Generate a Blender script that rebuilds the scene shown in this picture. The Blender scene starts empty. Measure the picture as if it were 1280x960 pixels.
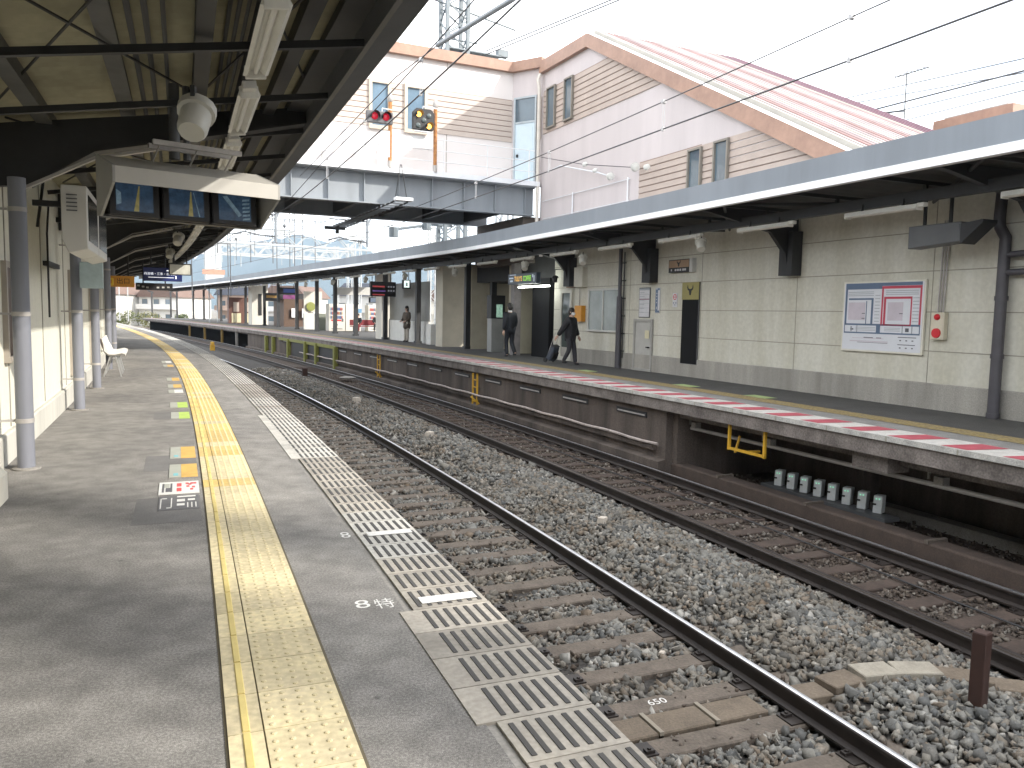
import bpy, bmesh, math, random
import numpy as np
from mathutils import Matrix, Vector, Euler
random.seed(7); RNG = np.random.default_rng(7)
C = bpy.context.scene
COL = C.collection
R = math.radians

# ---------------------------------------------------------------- camera
FPX, PITCH, ROLL, EYE = 991.87, 0.0885, -0.0190, 1.507
cam_d = bpy.data.cameras.new('camera'); cam = bpy.data.objects.new('camera', cam_d); COL.objects.link(cam)
cam_d.sensor_fit = 'HORIZONTAL'; cam_d.sensor_width = 36; cam_d.lens = FPX / 1280 * 36
cam_d.clip_start = .05; cam_d.clip_end = 9000
cam.matrix_world = (Matrix.Translation((0, 0, EYE)) @ Matrix.Rotation(math.pi/2 - PITCH, 4, 'X')
                    @ Matrix.Rotation(-ROLL, 4, 'Z'))
C.camera = cam
# ---------------------------------------------------------------- sky and sun
SUN_AZ, SUN_EL = math.atan2(.954, -.30), R(29)
w = bpy.data.worlds.new('World'); C.world = w; w.use_nodes = True
nt = w.node_tree; nt.nodes.clear(); L = nt.links.new
out = nt.nodes.new('ShaderNodeOutputWorld'); bg = nt.nodes.new('ShaderNodeBackground'); bg.inputs['Strength'].default_value = .15
sky = nt.nodes.new('ShaderNodeTexSky'); sky.sky_type = 'NISHITA'; sky.sun_disc = False
sky.sun_elevation = SUN_EL; sky.sun_rotation = SUN_AZ; sky.dust_density = 2.0
tc = nt.nodes.new('ShaderNodeTexCoord'); nz = nt.nodes.new('ShaderNodeTexNoise'); nz.inputs['Scale'].default_value = 2.2; nz.inputs['Detail'].default_value = 6
mp = nt.nodes.new('ShaderNodeMapping'); mp.inputs['Scale'].default_value = (1, 1, 2.6)
rp = nt.nodes.new('ShaderNodeValToRGB'); rp.color_ramp.elements[0].position = .36; rp.color_ramp.elements[1].position = .60
rp.color_ramp.elements[0].color = (.22, .22, .22, 1); rp.color_ramp.elements[1].color = (.95, .95, .95, 1)
mx = nt.nodes.new('ShaderNodeMix'); mx.data_type = 'RGBA'; mx.inputs[7].default_value = (12.5, 12.4, 12.2, 1)
L(tc.outputs['Generated'], mp.inputs[0]); L(mp.outputs[0], nz.inputs['Vector']); L(nz.outputs['Fac'], rp.inputs[0])
L(rp.outputs[0], mx.inputs[0]); L(sky.outputs[0], mx.inputs[6]); L(mx.outputs[2], bg.inputs[0]); L(bg.outputs[0], out.inputs[0])
sun_d = bpy.data.lights.new('sun', 'SUN'); sun_d.energy = 2.8; sun_d.angle = R(.7); sun_d.color = (1, .94, .85)
sun = bpy.data.objects.new('sun', sun_d); COL.objects.link(sun)
sdir = Vector((math.sin(SUN_AZ)*math.cos(SUN_EL), math.cos(SUN_AZ)*math.cos(SUN_EL), math.sin(SUN_EL)))
sun.rotation_euler = sdir.to_track_quat('Z', 'Y').to_euler(); sun.location = sdir*60
C.view_settings.view_transform = 'Standard'; C.view_settings.look = 'None'; C.view_settings.gamma = 1
C.view_settings.use_curve_mapping = False; C.view_settings.exposure = 1.27
C.render.engine = 'CYCLES'

# ---------------------------------------------------------------- the curve of the line
SK = [0, 8, 16, 26, 40, 60, 100]; KK = [.0018, .0026, .0027, .0034, .0025, .0010, .0014]
_s = np.arange(-40, 260, .1); _k = np.interp(_s, SK, KK)
_th = np.cumsum(_k)*.1; _th = _th - np.interp(0, _s, _th) + .3779
_x = np.cumsum(-np.sin(_th)*.1); _y = np.cumsum(np.cos(_th)*.1)
_x += 1.5214 - np.interp(0, _s, _x); _y -= np.interp(0, _s, _y)
def TH(s): return float(np.interp(s, _s, _th))
def P(s, d, z=0.0):
    t = TH(s); return Vector((float(np.interp(s, _s, _x)) + d*math.cos(t), float(np.interp(s, _s, _y)) + d*math.sin(t), z))
def mat_from(x, y, z, o):
    M = Matrix.Identity(4)
    for i in range(3): M[i][0] = x[i]; M[i][1] = y[i]; M[i][2] = z[i]; M[i][3] = o[i]
    return M
def F(s, d, z=0.0):          # x right of the line, y along the line, z up
    t = TH(s); return mat_from((math.cos(t), math.sin(t), 0), (-math.sin(t), math.cos(t), 0), (0, 0, 1), P(s, d, z))
def FW(s, d, z=0.0):         # a sheet facing the line from the far side: x to its reader's right, y up, z out
    t = TH(s); return mat_from((math.sin(t), -math.cos(t), 0), (0, 0, 1), (-math.cos(t), -math.sin(t), 0), P(s, d, z))
def FN(s, d, z=0.0):         # a sheet facing the line from the near wall
    t = TH(s); return mat_from((-math.sin(t), math.cos(t), 0), (0, 0, 1), (math.cos(t), math.sin(t), 0), P(s, d, z))
def FC(s, d, z=0.0):         # a sheet facing back down the platform
    t = TH(s); return mat_from((math.cos(t), math.sin(t), 0), (0, 0, 1), (math.sin(t), -math.cos(t), 0), P(s, d, z))
def FF(s, d, z=0.0): return F(s, d, z)
ZR = -1.384                  # top of rail
DA, DB, DC = 2.91, 5.21, 6.81
DN, DFA = 2.16, 6.01         # track centres

# ---------------------------------------------------------------- materials
MATS = {}
def mat(name, col, rough=.7, var=.15, scale=3.0, bump=0.0, bscale=60.0, metal=0.0, col2=None, detail=5, spots=0.0, spec=.5, streak=False, emit=0.0, coat=0.0):
    if name in MATS: return MATS[name]
    m = bpy.data.materials.new(name); m.use_nodes = True; n = m.node_tree; n.nodes.clear(); Lk = n.links.new
    o = n.nodes.new('ShaderNodeOutputMaterial'); b = n.nodes.new('ShaderNodeBsdfPrincipled'); Lk(b.outputs[0], o.inputs[0])
    b.inputs['Roughness'].default_value = rough; b.inputs['Metallic'].default_value = metal; b.inputs['Specular IOR Level'].default_value = spec
    b.inputs['Coat Weight'].default_value = coat
    c = list(col) + [1]; c2 = list(col2) + [1] if col2 else [x*(1-var) for x in col] + [1]
    g = n.nodes.new('ShaderNodeNewGeometry'); vec = g.outputs['Position']
    if streak:
        mpn = n.nodes.new('ShaderNodeMapping'); mpn.inputs['Scale'].default_value = (1, 1, .12); Lk(vec, mpn.inputs[0]); vec = mpn.outputs[0]
    t = n.nodes.new('ShaderNodeTexNoise'); t.inputs['Scale'].default_value = scale; t.inputs['Detail'].default_value = detail; t.inputs['Roughness'].default_value = .65
    Lk(vec, t.inputs['Vector'])
    r = n.nodes.new('ShaderNodeValToRGB'); r.color_ramp.elements[0].position = .35; r.color_ramp.elements[1].position = .68
    r.color_ramp.elements[0].color = c; r.color_ramp.elements[1].color = c2
    Lk(t.outputs['Fac'], r.inputs[0]); last = r.outputs[0]
    if spots:
        t2 = n.nodes.new('ShaderNodeTexNoise'); t2.inputs['Scale'].default_value = bscale; t2.inputs['Detail'].default_value = 3; Lk(g.outputs['Position'], t2.inputs['Vector'])
        r2 = n.nodes.new('ShaderNodeMapRange'); r2.inputs[1].default_value = .35; r2.inputs[2].default_value = .7; r2.inputs[3].default_value = 1 - spots; r2.inputs[4].default_value = 1 + spots; Lk(t2.outputs['Fac'], r2.inputs[0])
        mm = n.nodes.new('ShaderNodeMix'); mm.data_type = 'RGBA'; mm.blend_type = 'MULTIPLY'; mm.inputs[0].default_value = 1; Lk(last, mm.inputs[6]); Lk(r2.outputs[0], mm.inputs[7]); last = mm.outputs[2]
    Lk(last, b.inputs['Base Color'])
    if bump:
        t3 = n.nodes.new('ShaderNodeTexNoise'); t3.inputs['Scale'].default_value = bscale; t3.inputs['Detail'].default_value = 4; Lk(g.outputs['Position'], t3.inputs['Vector'])
        bp = n.nodes.new('ShaderNodeBump'); bp.inputs['Strength'].default_value = bump; bp.inputs['Distance'].default_value = .01; Lk(t3.outputs['Fac'], bp.inputs['Height']); Lk(bp.outputs[0], b.inputs['Normal'])
    if emit:
        b.inputs['Emission Color'].default_value = c; b.inputs['Emission Strength'].default_value = emit
    MATS[name] = m; return m
def glass(name, col, rough=.06):
    if name in MATS: return MATS[name]
    m = mat(name, col, rough=rough, var=.3, scale=1.2, spec=.8); return m

# ---------------------------------------------------------------- mesh builder
class MB:
    def __init__(s): s.v = []; s.f = []; s.mi = []; s.M = None; s.cm = 0
    def add(s, vs, fs, M=None):
        b = len(s.v); M = M if M is not None else s.M
        if M is not None: vs = [M @ Vector(q) for q in vs]
        s.v += [tuple(q) for q in vs]; s.f += [tuple(b+i for i in q) for q in fs]; s.mi += [s.cm]*len(fs); return s
    def box(s, c, d, M=None, taper=1.0):
        x, y, z = c; a, b, h = d[0]/2, d[1]/2, d[2]/2; t = taper
        vs = [(x-a, y-b, z-h), (x+a, y-b, z-h), (x+a, y+b, z-h), (x-a, y+b, z-h), (x-a*t, y-b*t, z+h), (x+a*t, y-b*t, z+h), (x+a*t, y+b*t, z+h), (x-a*t, y+b*t, z+h)]
        return s.add(vs, [(3, 2, 1, 0), (4, 5, 6, 7), (0, 1, 5, 4), (1, 2, 6, 5), (2, 3, 7, 6), (3, 0, 4, 7)], M)
    def bb(s, x0, x1, y0, y1, z0, z1, M=None): return s.box(((x0+x1)/2, (y0+y1)/2, (z0+z1)/2), (abs(x1-x0), abs(y1-y0), abs(z1-z0)), M)
    def quad(s, pts, M=None): return s.add(pts, [tuple(range(len(pts)))], M)
    def prism(s, prof, a, b, axis='y', M=None):   # closed 2-D profile pulled along an axis
        n = len(prof)
        def q(p, t): return (p[0], t, p[1]) if axis == 'y' else ((t, p[0], p[1]) if axis == 'x' else (p[0], p[1], t))
        vs = [q(p, a) for p in prof] + [q(p, b) for p in prof]
        fs = [(i, (i+1) % n, n+(i+1) % n, n+i) for i in range(n)] + [tuple(range(n-1, -1, -1)), tuple(range(n, 2*n))]
        return s.add(vs, fs, M)
    def tube(s, pts, r, n=8, M=None, r2=None, cap=True):
        pts = [Vector(p) for p in pts]; k = len(pts); vs = []; up = None
        for i, p in enumerate(pts):
            t = (pts[min(i+1, k-1)] - pts[max(i-1, 0)]).normalized()
            if up is None: up = Vector((0, 0, 1)) if abs(t.z) < .9 else Vector((1, 0, 0))
            a = t.cross(up).normalized(); b = a.cross(t).normalized()
            up = b
            rr = r if r2 is None else r + (r2-r)*i/max(1, k-1)
            if isinstance(r, (list, tuple)): rr = r[i]
            for j in range(n):
                an = 2*math.pi*(j+.5)/n; vs.append(p + a*math.cos(an)*rr + b*math.sin(an)*rr)
        fs = [(i*n+j, i*n+(j+1) % n, (i+1)*n+(j+1) % n, (i+1)*n+j) for i in range(k-1) for j in range(n)]
        if cap: fs += [tuple(range(n-1, -1, -1)), tuple(range((k-1)*n, k*n))]
        return s.add(vs, fs, M)
    def lathe(s, prof, n=12, M=None):            # (radius, z) about z
        k = len(prof); vs = [(p[0]*math.cos(2*math.pi*j/n), p[0]*math.sin(2*math.pi*j/n), p[1]) for p in prof for j in range(n)]
        fs = [(i*n+j, i*n+(j+1) % n, (i+1)*n+(j+1) % n, (i+1)*n+j) for i in range(k-1) for j in range(n)] + [tuple(range(n-1, -1, -1)), tuple(range((k-1)*n, k*n))]
        return s.add(vs, fs, M)
    def sweep(s, prof, s0, s1, ds=.5, closed=True, caps=True, zf=None):   # profile of (d, z) along the line
        n = max(2, int(abs(s1-s0)/ds)+1); m = len(prof); vs = []
        for i in range(n):
            q = s0 + (s1-s0)*i/(n-1); t = TH(q); ct, st = math.cos(t), math.sin(t); bx = float(np.interp(q, _s, _x)); by = float(np.interp(q, _s, _y)); dz = zf(q) if zf else 0
            vs += [(bx + p[0]*ct, by + p[0]*st, p[1]+dz) for p in prof]
        mm = m if closed else m-1
        fs = [(i*m+j, (i+1)*m+j, (i+1)*m+(j+1) % m, i*m+(j+1) % m) for i in range(n-1) for j in range(mm)]
        if closed and caps: fs += [tuple(range(m)), tuple(range(n*m-1, (n-1)*m-1, -1))]
        return s.add(vs, fs)
    def strip(s, d0, d1, z, s0, s1, ds=.5): return s.sweep([(d0, z), (d1, z)], s0, s1, ds, closed=False)
    def text(s, body, size, M, align='CENTER', sx=1.0):
        cu = bpy.data.curves.new('t', 'FONT'); cu.body = body; cu.size = size; cu.align_x = align; cu.align_y = 'CENTER'; cu.resolution_u = 3
        o = bpy.data.objects.new('t', cu); COL.objects.link(o); dg = bpy.context.evaluated_depsgraph_get(); me = o.evaluated_get(dg).to_mesh()
        vs = [(q.co.x*sx, q.co.y, q.co.z) for q in me.vertices]; fs = [tuple(p.vertices) for p in me.polygons]
        o.evaluated_get(dg).to_mesh_clear(); bpy.data.objects.remove(o); bpy.data.curves.remove(cu)
        return s.add(vs, fs, M)
    def mesh(s, name, mats, smooth=None, origin=None):
        me = bpy.data.meshes.new(name); v = s.v
        if origin is not None: v = [(a-origin[0], b-origin[1], c-origin[2]) for a, b, c in v]
        me.from_pydata(v, [], s.f); mats = mats if isinstance(mats, (list, tuple)) else [mats]
        for q in mats: me.materials.append(q)
        if len(mats) > 1: me.polygons.foreach_set('material_index', s.mi)
        bm = bmesh.new(); bm.from_mesh(me); bmesh.ops.recalc_face_normals(bm, faces=bm.faces[:]); bm.to_mesh(me); bm.free()
        if smooth is not None:
            me.polygons.foreach_set('use_smooth', [True]*len(me.polygons)); me.set_sharp_from_angle(angle=R(smooth))
        me.update(); return me

def tag(o, label=None, cat=None, group=None, kind=None):
    if label: o['label'] = label
    if cat: o['category'] = cat
    if group: o['group'] = group
    if kind: o['kind'] = kind
    return o
def thing(name, label, cat, M=None, group=None):
    o = bpy.data.objects.new(name, None); COL.objects.link(o); o.empty_display_size = .1
    if M is not None: o.matrix_world = M
    return tag(o, label, cat, group)
def part(name, mb, m, parent, bevel=0, smooth=None, world=False, label=None, stuff=False):
    """a child mesh; world=True: the mesh was laid out in world coordinates"""
    if world:
        inv = bpy_world(parent).inverted(); mb.v = [tuple(inv @ Vector(q)) for q in mb.v]
    me = mb.mesh(name, m, smooth); o = bpy.data.objects.new(name, me); COL.objects.link(o); o.parent = parent
    if bevel: bev(o, bevel)
    if label: o['label'] = label
    if stuff: o['kind'] = 'stuff'
    return o
def bpy_world(o):
    M = o.matrix_basis.copy(); p = o.parent
    while p: M = p.matrix_basis @ M; p = p.parent
    return M
def bev(o, wd):
    b = o.modifiers.new('bevel', 'BEVEL'); b.width = wd; b.segments = 1; b.limit_method = 'ANGLE'; b.angle_limit = R(40)
def solo(name, mb, m, label, cat, group=None, bevel=0, smooth=None, M=None, kind=None):
    """a thing that is one mesh; M given: mesh is in local coordinates, else in world ones"""
    if M is None:
        a = np.array(mb.v); org = ((a[:, 0].min()+a[:, 0].max())/2, (a[:, 1].min()+a[:, 1].max())/2, a[:, 2].min())
        o = bpy.data.objects.new(name, mb.mesh(name, m, smooth, org)); o.location = org
    else:
        o = bpy.data.objects.new(name, mb.mesh(name, m, smooth)); o.matrix_world = M
    COL.objects.link(o)
    if bevel: bev(o, bevel)
    return tag(o, label, cat, group, kind)
def struct(name, mb, m, smooth=None):
    return solo(name, mb, m, None, None, kind='structure', smooth=smooth)
def dup(root, M, label=None, group=None):
    r = root.copy(); COL.objects.link(r); r.matrix_world = M
    if label: r['label'] = label
    if group: r['group'] = group
    for ch in root.children:
        c = ch.copy(); COL.objects.link(c); c.parent = r
        for g in ch.children:
            e = g.copy(); COL.objects.link(e); e.parent = c
    return r
# ================================================================ materials in use
M_asph = mat('asphalt', (.285, .272, .25), .92, .30, .65, bump=.35, bscale=300, spots=.42, col2=(.175, .168, .16), detail=9)
def speckle(m):          # aggregate, old gum spots and rubbed patches of a walked-on surface
    n = m.node_tree; b = [q for q in n.nodes if q.type == 'BSDF_PRINCIPLED'][0]; last = b.inputs['Base Color'].links[0].from_socket; g = n.nodes.new('ShaderNodeNewGeometry')
    def layer(last, node, sc, lo, hi, a, c, out='Fac'):
        t = n.nodes.new(node); t.inputs['Scale'].default_value = sc
        if node == 'ShaderNodeTexNoise': t.inputs['Detail'].default_value = 8
        n.links.new(g.outputs['Position'], t.inputs['Vector']); r = n.nodes.new('ShaderNodeMapRange'); r.inputs[1].default_value = lo; r.inputs[2].default_value = hi; r.inputs[3].default_value = a; r.inputs[4].default_value = c; n.links.new(t.outputs[out], r.inputs[0])
        x = n.nodes.new('ShaderNodeMix'); x.data_type = 'RGBA'; x.blend_type = 'MULTIPLY'; x.inputs[0].default_value = 1; n.links.new(last, x.inputs[6]); n.links.new(r.outputs[0], x.inputs[7]); return x.outputs[2]
    last = layer(last, 'ShaderNodeTexNoise', 5.5, .34, .66, .80, 1.14)
    last = layer(last, 'ShaderNodeTexNoise', 85, .40, .62, .78, 1.22)
    last = layer(last, 'ShaderNodeTexVoronoi', 3.1, .035, .055, .62, 1.0, 'Distance')
    last = layer(last, 'ShaderNodeTexVoronoi', 6.3, .022, .030, 1.9, 1.0, 'Distance')
    n.links.new(last, b.inputs['Base Color'])
speckle(M_asph)
def wear(m, lo=.80, hi=1.08):      # each tile keeps its own wear
    n = m.node_tree; b = [q for q in n.nodes if q.type == 'BSDF_PRINCIPLED'][0]; last = b.inputs['Base Color'].links[0].from_socket
    at = n.nodes.new('ShaderNodeAttribute'); at.attribute_name = 'wear'; r = n.nodes.new('ShaderNodeMapRange'); r.inputs[3].default_value = lo; r.inputs[4].default_value = hi; n.links.new(at.outputs['Fac'], r.inputs[0])
    x = n.nodes.new('ShaderNodeMix'); x.data_type = 'RGBA'; x.blend_type = 'MULTIPLY'; x.inputs[0].default_value = 1; n.links.new(last, x.inputs[6]); n.links.new(r.outputs[0], x.inputs[7]); n.links.new(x.outputs[2], b.inputs['Base Color'])
def set_wear(o, seed):
    k = len(o.data.polygons); a = o.data.attributes.new('wear', 'FLOAT', 'FACE'); a.data.foreach_set('value', np.repeat(np.random.default_rng(seed).uniform(0, 1, k//6+1), 6)[:k].astype(np.float32))
M_asph2 = mat('dark_asphalt', (.075, .073, .07), .85, .25, 1.5, bump=.4, bscale=150, spots=.2)
M_yel = mat('tactile_yellow', (.70, .60, .36), .75, .2, 2.2, spots=.14, bscale=30, col2=(.58, .50, .33))
M_yel2 = mat('ridge_yellow', (.72, .58, .22), .7, .25, 3)
M_yjoint = mat('tile_joint', (.13, .11, .07), .95)
M_plate = mat('edge_plate', (.42, .385, .33), .8, .22, 3.5, spots=.12, bscale=40)
M_plate2 = mat('pale_edge_plate', (.56, .54, .49), .8, .18, 3.0, spots=.12, bscale=40)
M_slot = mat('edge_slot', (.075, .072, .07), .9)
M_white = mat('white_paint', (.74, .73, .70), .7, .12, 12, spots=.1)
M_conc = mat('concrete', (.30, .285, .26), .9, .3, 2.0, bump=.3, bscale=50, spots=.15)
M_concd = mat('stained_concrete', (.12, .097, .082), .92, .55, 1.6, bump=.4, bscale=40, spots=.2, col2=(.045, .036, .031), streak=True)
M_lip = mat('lip_concrete', (.21, .185, .17), .9, .5, 2.4, bump=.4, bscale=40, spots=.25, col2=(.09, .078, .07))
M_dirt = mat('track_dirt', (.07, .051, .04), .95, .4, 3.0, bump=.8, bscale=45, spots=.45)
M_bal = mat('ballast_base', (.055, .05, .045), .95, .4, 4.0, bump=1.0, bscale=28, spots=.6)
M_sleep = mat('old_sleeper', (.155, .128, .104), .92, .4, 5.0, bump=.5, bscale=40, spots=.2)
M_rail = mat('rail_side', (.026, .019, .016), .55, .4, 6.0)
M_railtop = mat('rail_running_face', (.80, .81, .84), .40, .15, 8.0, metal=1.0)
M_raildull = mat('dull_running_face', (.20, .17, .15), .38, .2, 8.0, metal=.9)
M_steel = mat('dark_steel', (.02, .021, .022), .55, .3, 4.0)
M_beam = mat('beam_paint', (.026, .027, .029), .55, .3, 3.0)
M_post = mat('grey_post_paint', (.21, .22, .255), .5, .22, 3.0, streak=True)
M_cream = mat('cream_roof_sheet', (.45, .42, .29), .7, .25, 1.3, spots=.08, bscale=9)
M_creamwall = mat('cream_wall', (.70, .69, .60), .75, .12, 1.2, spots=.04, bscale=20, streak=True)
M_farwall = mat('far_cream_wall', (.56, .55, .485), .7, .14, 1.9, spots=.06, bscale=14, streak=True, col2=(.46, .445, .365))
M_plinth = mat('plinth_concrete', (.36, .345, .31), .9, .35, 1.8, spots=.15, streak=True)
M_groove = mat('panel_groove', (.30, .285, .24), .9)
M_fascia = mat('canopy_fascia', (.20, .225, .255), .5, .2, 1.2, streak=True)
M_fasciaw = mat('fascia_white', (.78, .79, .80), .5, .1, 2)
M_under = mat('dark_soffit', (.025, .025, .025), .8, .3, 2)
M_lamp = mat('lamp_housing', (.72, .71, .66), .5, .12, 5)
M_tubeoff = mat('lamp_tube', (.80, .79, .74), .3, .05, 5)
M_pink = mat('pinkish_cladding', (.54, .49, .49), .6, .12, 1.6, spots=.03, streak=True)
M_siding = mat('beige_siding', (.42, .345, .30), .65, .12, 2)
M_sidgap = mat('siding_gap', (.27, .20, .17), .8)
M_trim = mat('copper_trim', (.36, .22, .16), .55, .25, 1.5, col2=(.28, .17, .125), spots=.06, bscale=8)
M_win = glass('window_glass', (.10, .14, .17))
M_frame = mat('window_frame', (.36, .32, .27), .5)
M_black = mat('black_plastic', (.016, .016, .018), .55)
M_blackgl = mat('black_gloss', (.012, .012, .014), .12, spec=.7)
M_grd = mat('girder_paint', (.25, .275, .30), .5, .18, 1.5, streak=True)
M_grdw = mat('walkway_edge_paint', (.72, .74, .77), .5, .12, 2)
M_yframe = mat('yellow_safety_paint', (.62, .36, .03), .55, .25, 5)
M_lime = mat('lime_safety_paint', (.19, .195, .035), .6, .2, 5)
M_pipe = mat('galvanised_pipe', (.42, .40, .38), .5, .3, 4)
M_red = mat('signal_red', (.55, .02, .03), .35)
M_orange = mat('orange_sign', (.62, .28, .03), .5)
M_blue = mat('sign_blue', (.02, .035, .16), .35)
M_navy = mat('navy_paint', (.03, .04, .10), .5)
M_grey = mat('light_grey_paint', (.50, .50, .48), .55, .1)
M_dgrey = mat('dark_grey_panel', (.10, .105, .11), .5)
M_rust = mat('rusty_post', (.50, .24, .08), .85, .5, 9, col2=(.22, .09, .04))
M_wire = mat('wire_copper', (.06, .06, .065), .5)
M_ins = mat('porcelain', (.70, .70, .66), .25)
M_skin = mat('skin', (.50, .33, .25), .55)
M_hair = mat('hair', (.015, .012, .010), .5)

# ================================================================ ground and platforms
g = MB(); g.quad([(-4000, -600, -2.1), (4000, -600, -2.1), (4000, 7000, -2.1), (-4000, 7000, -2.1)])
struct('ground', g, mat('ground_earth', (.16, .14, .11), .95, .3, .05))
DW = -3.05                    # near wall
b = MB(); b.sweep([(-9, -1.9), (-.06, -1.9), (-.06, -.22), (-.02, -.22), (-.02, -.006), (-9, -.006)], -9, 112, 1.0)
struct('near_platform', b, M_conc)
b = MB(); b.strip(-9, -.44, 0, -9, 112, .5); struct('platform_asphalt', b, M_asph)
# slotted edge plates
PITCH_P = .292
bp1 = MB(); bp2 = MB(); bsl = MB()
k = 0
for i in range(-8, 210):
    s0 = .27 + i*PITCH_P; s1 = s0 + PITCH_P - .006
    pale = (i % 14 in (3, 4, 5, 6) and i > 8) or (8.6 < s0 < 13) or s0 > 17
    wide = (8.6 < s0 < 12.2) or (2.95 < s0 < 4.2)
    d0 = -.40 - (.075 if wide else 0)
    bp1.cm = int(pale); bp1.sweep([(d0, -.02), (0, -.02), (0, .006), (d0, .006)], s0, s1, .3)
    if s0 < 40:
        for j in range(7):
            dd = -.365 + j*.054
            bsl.sweep([(dd-.002, .002), (dd+.018, .002), (dd+.018, .0095), (dd-.002, .0095)], s0+.030, s1-.030, .3)
e = thing('edge_paving', 'grey slotted edge plates along the rim of the near platform', 'edge paving', Matrix.Translation(P(4, -.2)))
wear(M_plate, .74, 1.08); wear(M_plate2, .80, 1.06); set_wear(part('plate', bp1, [M_plate, M_plate2], e, world=True), 3); part('slot_strip', bsl, M_slot, e, world=True)
for s0 in (4.46, 5.77):
    b = MB(); b.sweep([(-.34, .0105), (-.04, .0105), (-.04, .0125), (-.34, .0125)], s0-.045, s0+.045, .1)
    solo('stop_mark', b, M_white, 'white stop bar on the edge plates beside the ' + ('marking of a figure and a character' if s0 < 5 else 'lone figure eight'), 'floor marking', 'white bars across the edge plates')
# tactile paving
M_yel3 = mat('tactile_deep_yellow', (.72, .51, .16), .75, .2, 1.6, spots=.12, bscale=30, col2=(.62, .47, .22)); by = MB(); bj = MB(); bd = MB(); br = MB()
bj.strip(-1.335, -.895, .003, -9, 110, .5)
for i in range(-20, 360):
    s0 = i*.3 + .11; s1 = s0 + .295; by.cm = 1 if (s0 > 9.2 and (i % 23) not in (3, 4, 5, 9, 15)) or (s0 > 6 and i % 5 == 0 and s0 > 7.4) else 0
    by.sweep([(-1.20, .002), (-.908, .002), (-.908, .009), (-1.20, .009)], s0, s1, .3)
    by.sweep([(-1.325, .002), (-1.206, .002), (-1.206, .009), (-1.325, .009)], s0, s1, .3)
    br.sweep([(-1.278, .008), (-1.248, .008), (-1.252, .0145), (-1.274, .0145)], s0+.004, s1-.004, .3)
    if s0 < 24:
        n = 8 if s0 < 8 else 5
        for a in range(5):
            for c in range(5):
                M = F(s0 + .03 + a*.0587, -1.172 + c*.0587, .009)
                if n == 8: bd.lathe([(.0115, 0), (.010, .003), (.0055, .0045)], n, M)
                else: bd.lathe([(.0125, 0), (.008, .005)], n, M)
e = thing('tactile_paving', 'yellow dotted tactile paving strip curving along the near platform', 'tactile paving', Matrix.Translation(P(4, -1.1)))
wear(M_yel, .82, 1.07); wear(M_yel3, .82, 1.07); set_wear(part('tile', by, [M_yel, M_yel3], e, world=True), 4); part('joint', bj, M_yjoint, e, world=True); part('dot', bd, mat('dot_yellow', (.64, .55, .34), .75, .2, 2.2), e, world=True); part('ridge_bar', br, M_yel2, e, world=True)

# far platform: slab on a face wall beyond s = 13.3, open underneath nearer
b = MB(); b.sweep([(7.02, -.07), (7.02, -.28), (7.35, -.30), (7.35, -.42), (19, -.42), (19, -.004), (7.02, -.004)], -9, 118, 1.0)
struct('far_platform', b, M_lip)
b = MB(); b.strip(8.62, 19, .004, -9, 118, 1); struct('far_platform_asphalt', b, M_asph2)
b = MB(); b.strip(7.66, 8.18, .004, -9, 118, 1); struct('far_platform_grey_band', b, mat('worn_grey_band', (.23, .225, .215), .9, .3, 3, spots=.15))
m_yfar = mat('far_tactile_yellow', (.29, .215, .075), .85, .4, 8, spots=.3, bscale=25, col2=(.20, .165, .10))
e = thing('tactile_paving', 'dull mustard tactile paving band on the far platform', 'tactile paving', Matrix.Translation(P(14, 8.4)))
b = MB(); b.strip(8.18, 8.64, .009, -9, 118, 1); part('tile', b, m_yfar, e, world=True)
m_lime_f = mat('faded_lime_paint', (.36, .46, .20), .85, .3, 6)
for s0 in (6.6, 12.3, 14.6, 18.9):
    b = MB(); b.strip(8.60, 8.92, .013, s0, s0+.62, .3)
    solo('boarding_mark', b, m_lime_f, 'faded green boarding mark beside the far mustard paving, ' + {6.6: 'nearest the thick downpipe', 12.3: 'below the framed timetable', 14.6: 'before the second canopy bracket', 18.9: 'before the low grey door'}[s0], 'floor marking', 'green boarding marks on the far platform')
# red and white slanted edge stripes with their kerb
bw = MB(); brd = MB(); bk = MB()
bk.sweep([(6.985, -.062), (7.0, -.066), (7.30, -.066), (7.30, .006), (6.985, .006)], -9, 118, .6)
bw.strip(6.99, 7.66, .0075, -9, 118, .6)
for i in range(-12, 150):
    s0 = i*.78
    pts = []
    for u in range(5): pts.append((s0 + u*.12*0 + .0, 0))
    # a slanted bar: starts nearer at the inner side
    v = []
    for u in range(4):
        d = 7.03 + u*.20; sh = u*.02
        v.append((P(s0 - sh*1.5 + .03, d, .0115), P(s0 + .39 - sh*1.5, d, .0115)))
    base = len(brd.v); brd.v += [tuple(q) for pr in v for q in pr]
    for u in range(3): brd.f.append((base+2*u, base+2*u+1, base+2*u+3, base+2*u+2)); brd.mi.append(0)
bjn = MB()
for i in range(-8, 60): bjn.box((6.984-6.984, 0, 0), (.006, .02, .07), F(i*1.02, 6.984, -.03))
e = thing('edge_paving', 'red and white striped kerb along the edge of the far platform', 'edge paving', Matrix.Translation(P(12, 7.3)))
part('kerb', bk, mat('kerb_white', (.50, .49, .46), .85, .4, 5, spots=.2), e, world=True)
part('white_coat', bw, mat('worn_white_coat', (.52, .50, .47), .8, .25, 6, spots=.12), e, world=True)
part('red_bar', brd, mat('worn_red', (.40, .075, .10), .75, .3, 6), e, world=True); part('kerb_joint', bjn, M_groove, e, world=True)
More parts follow.
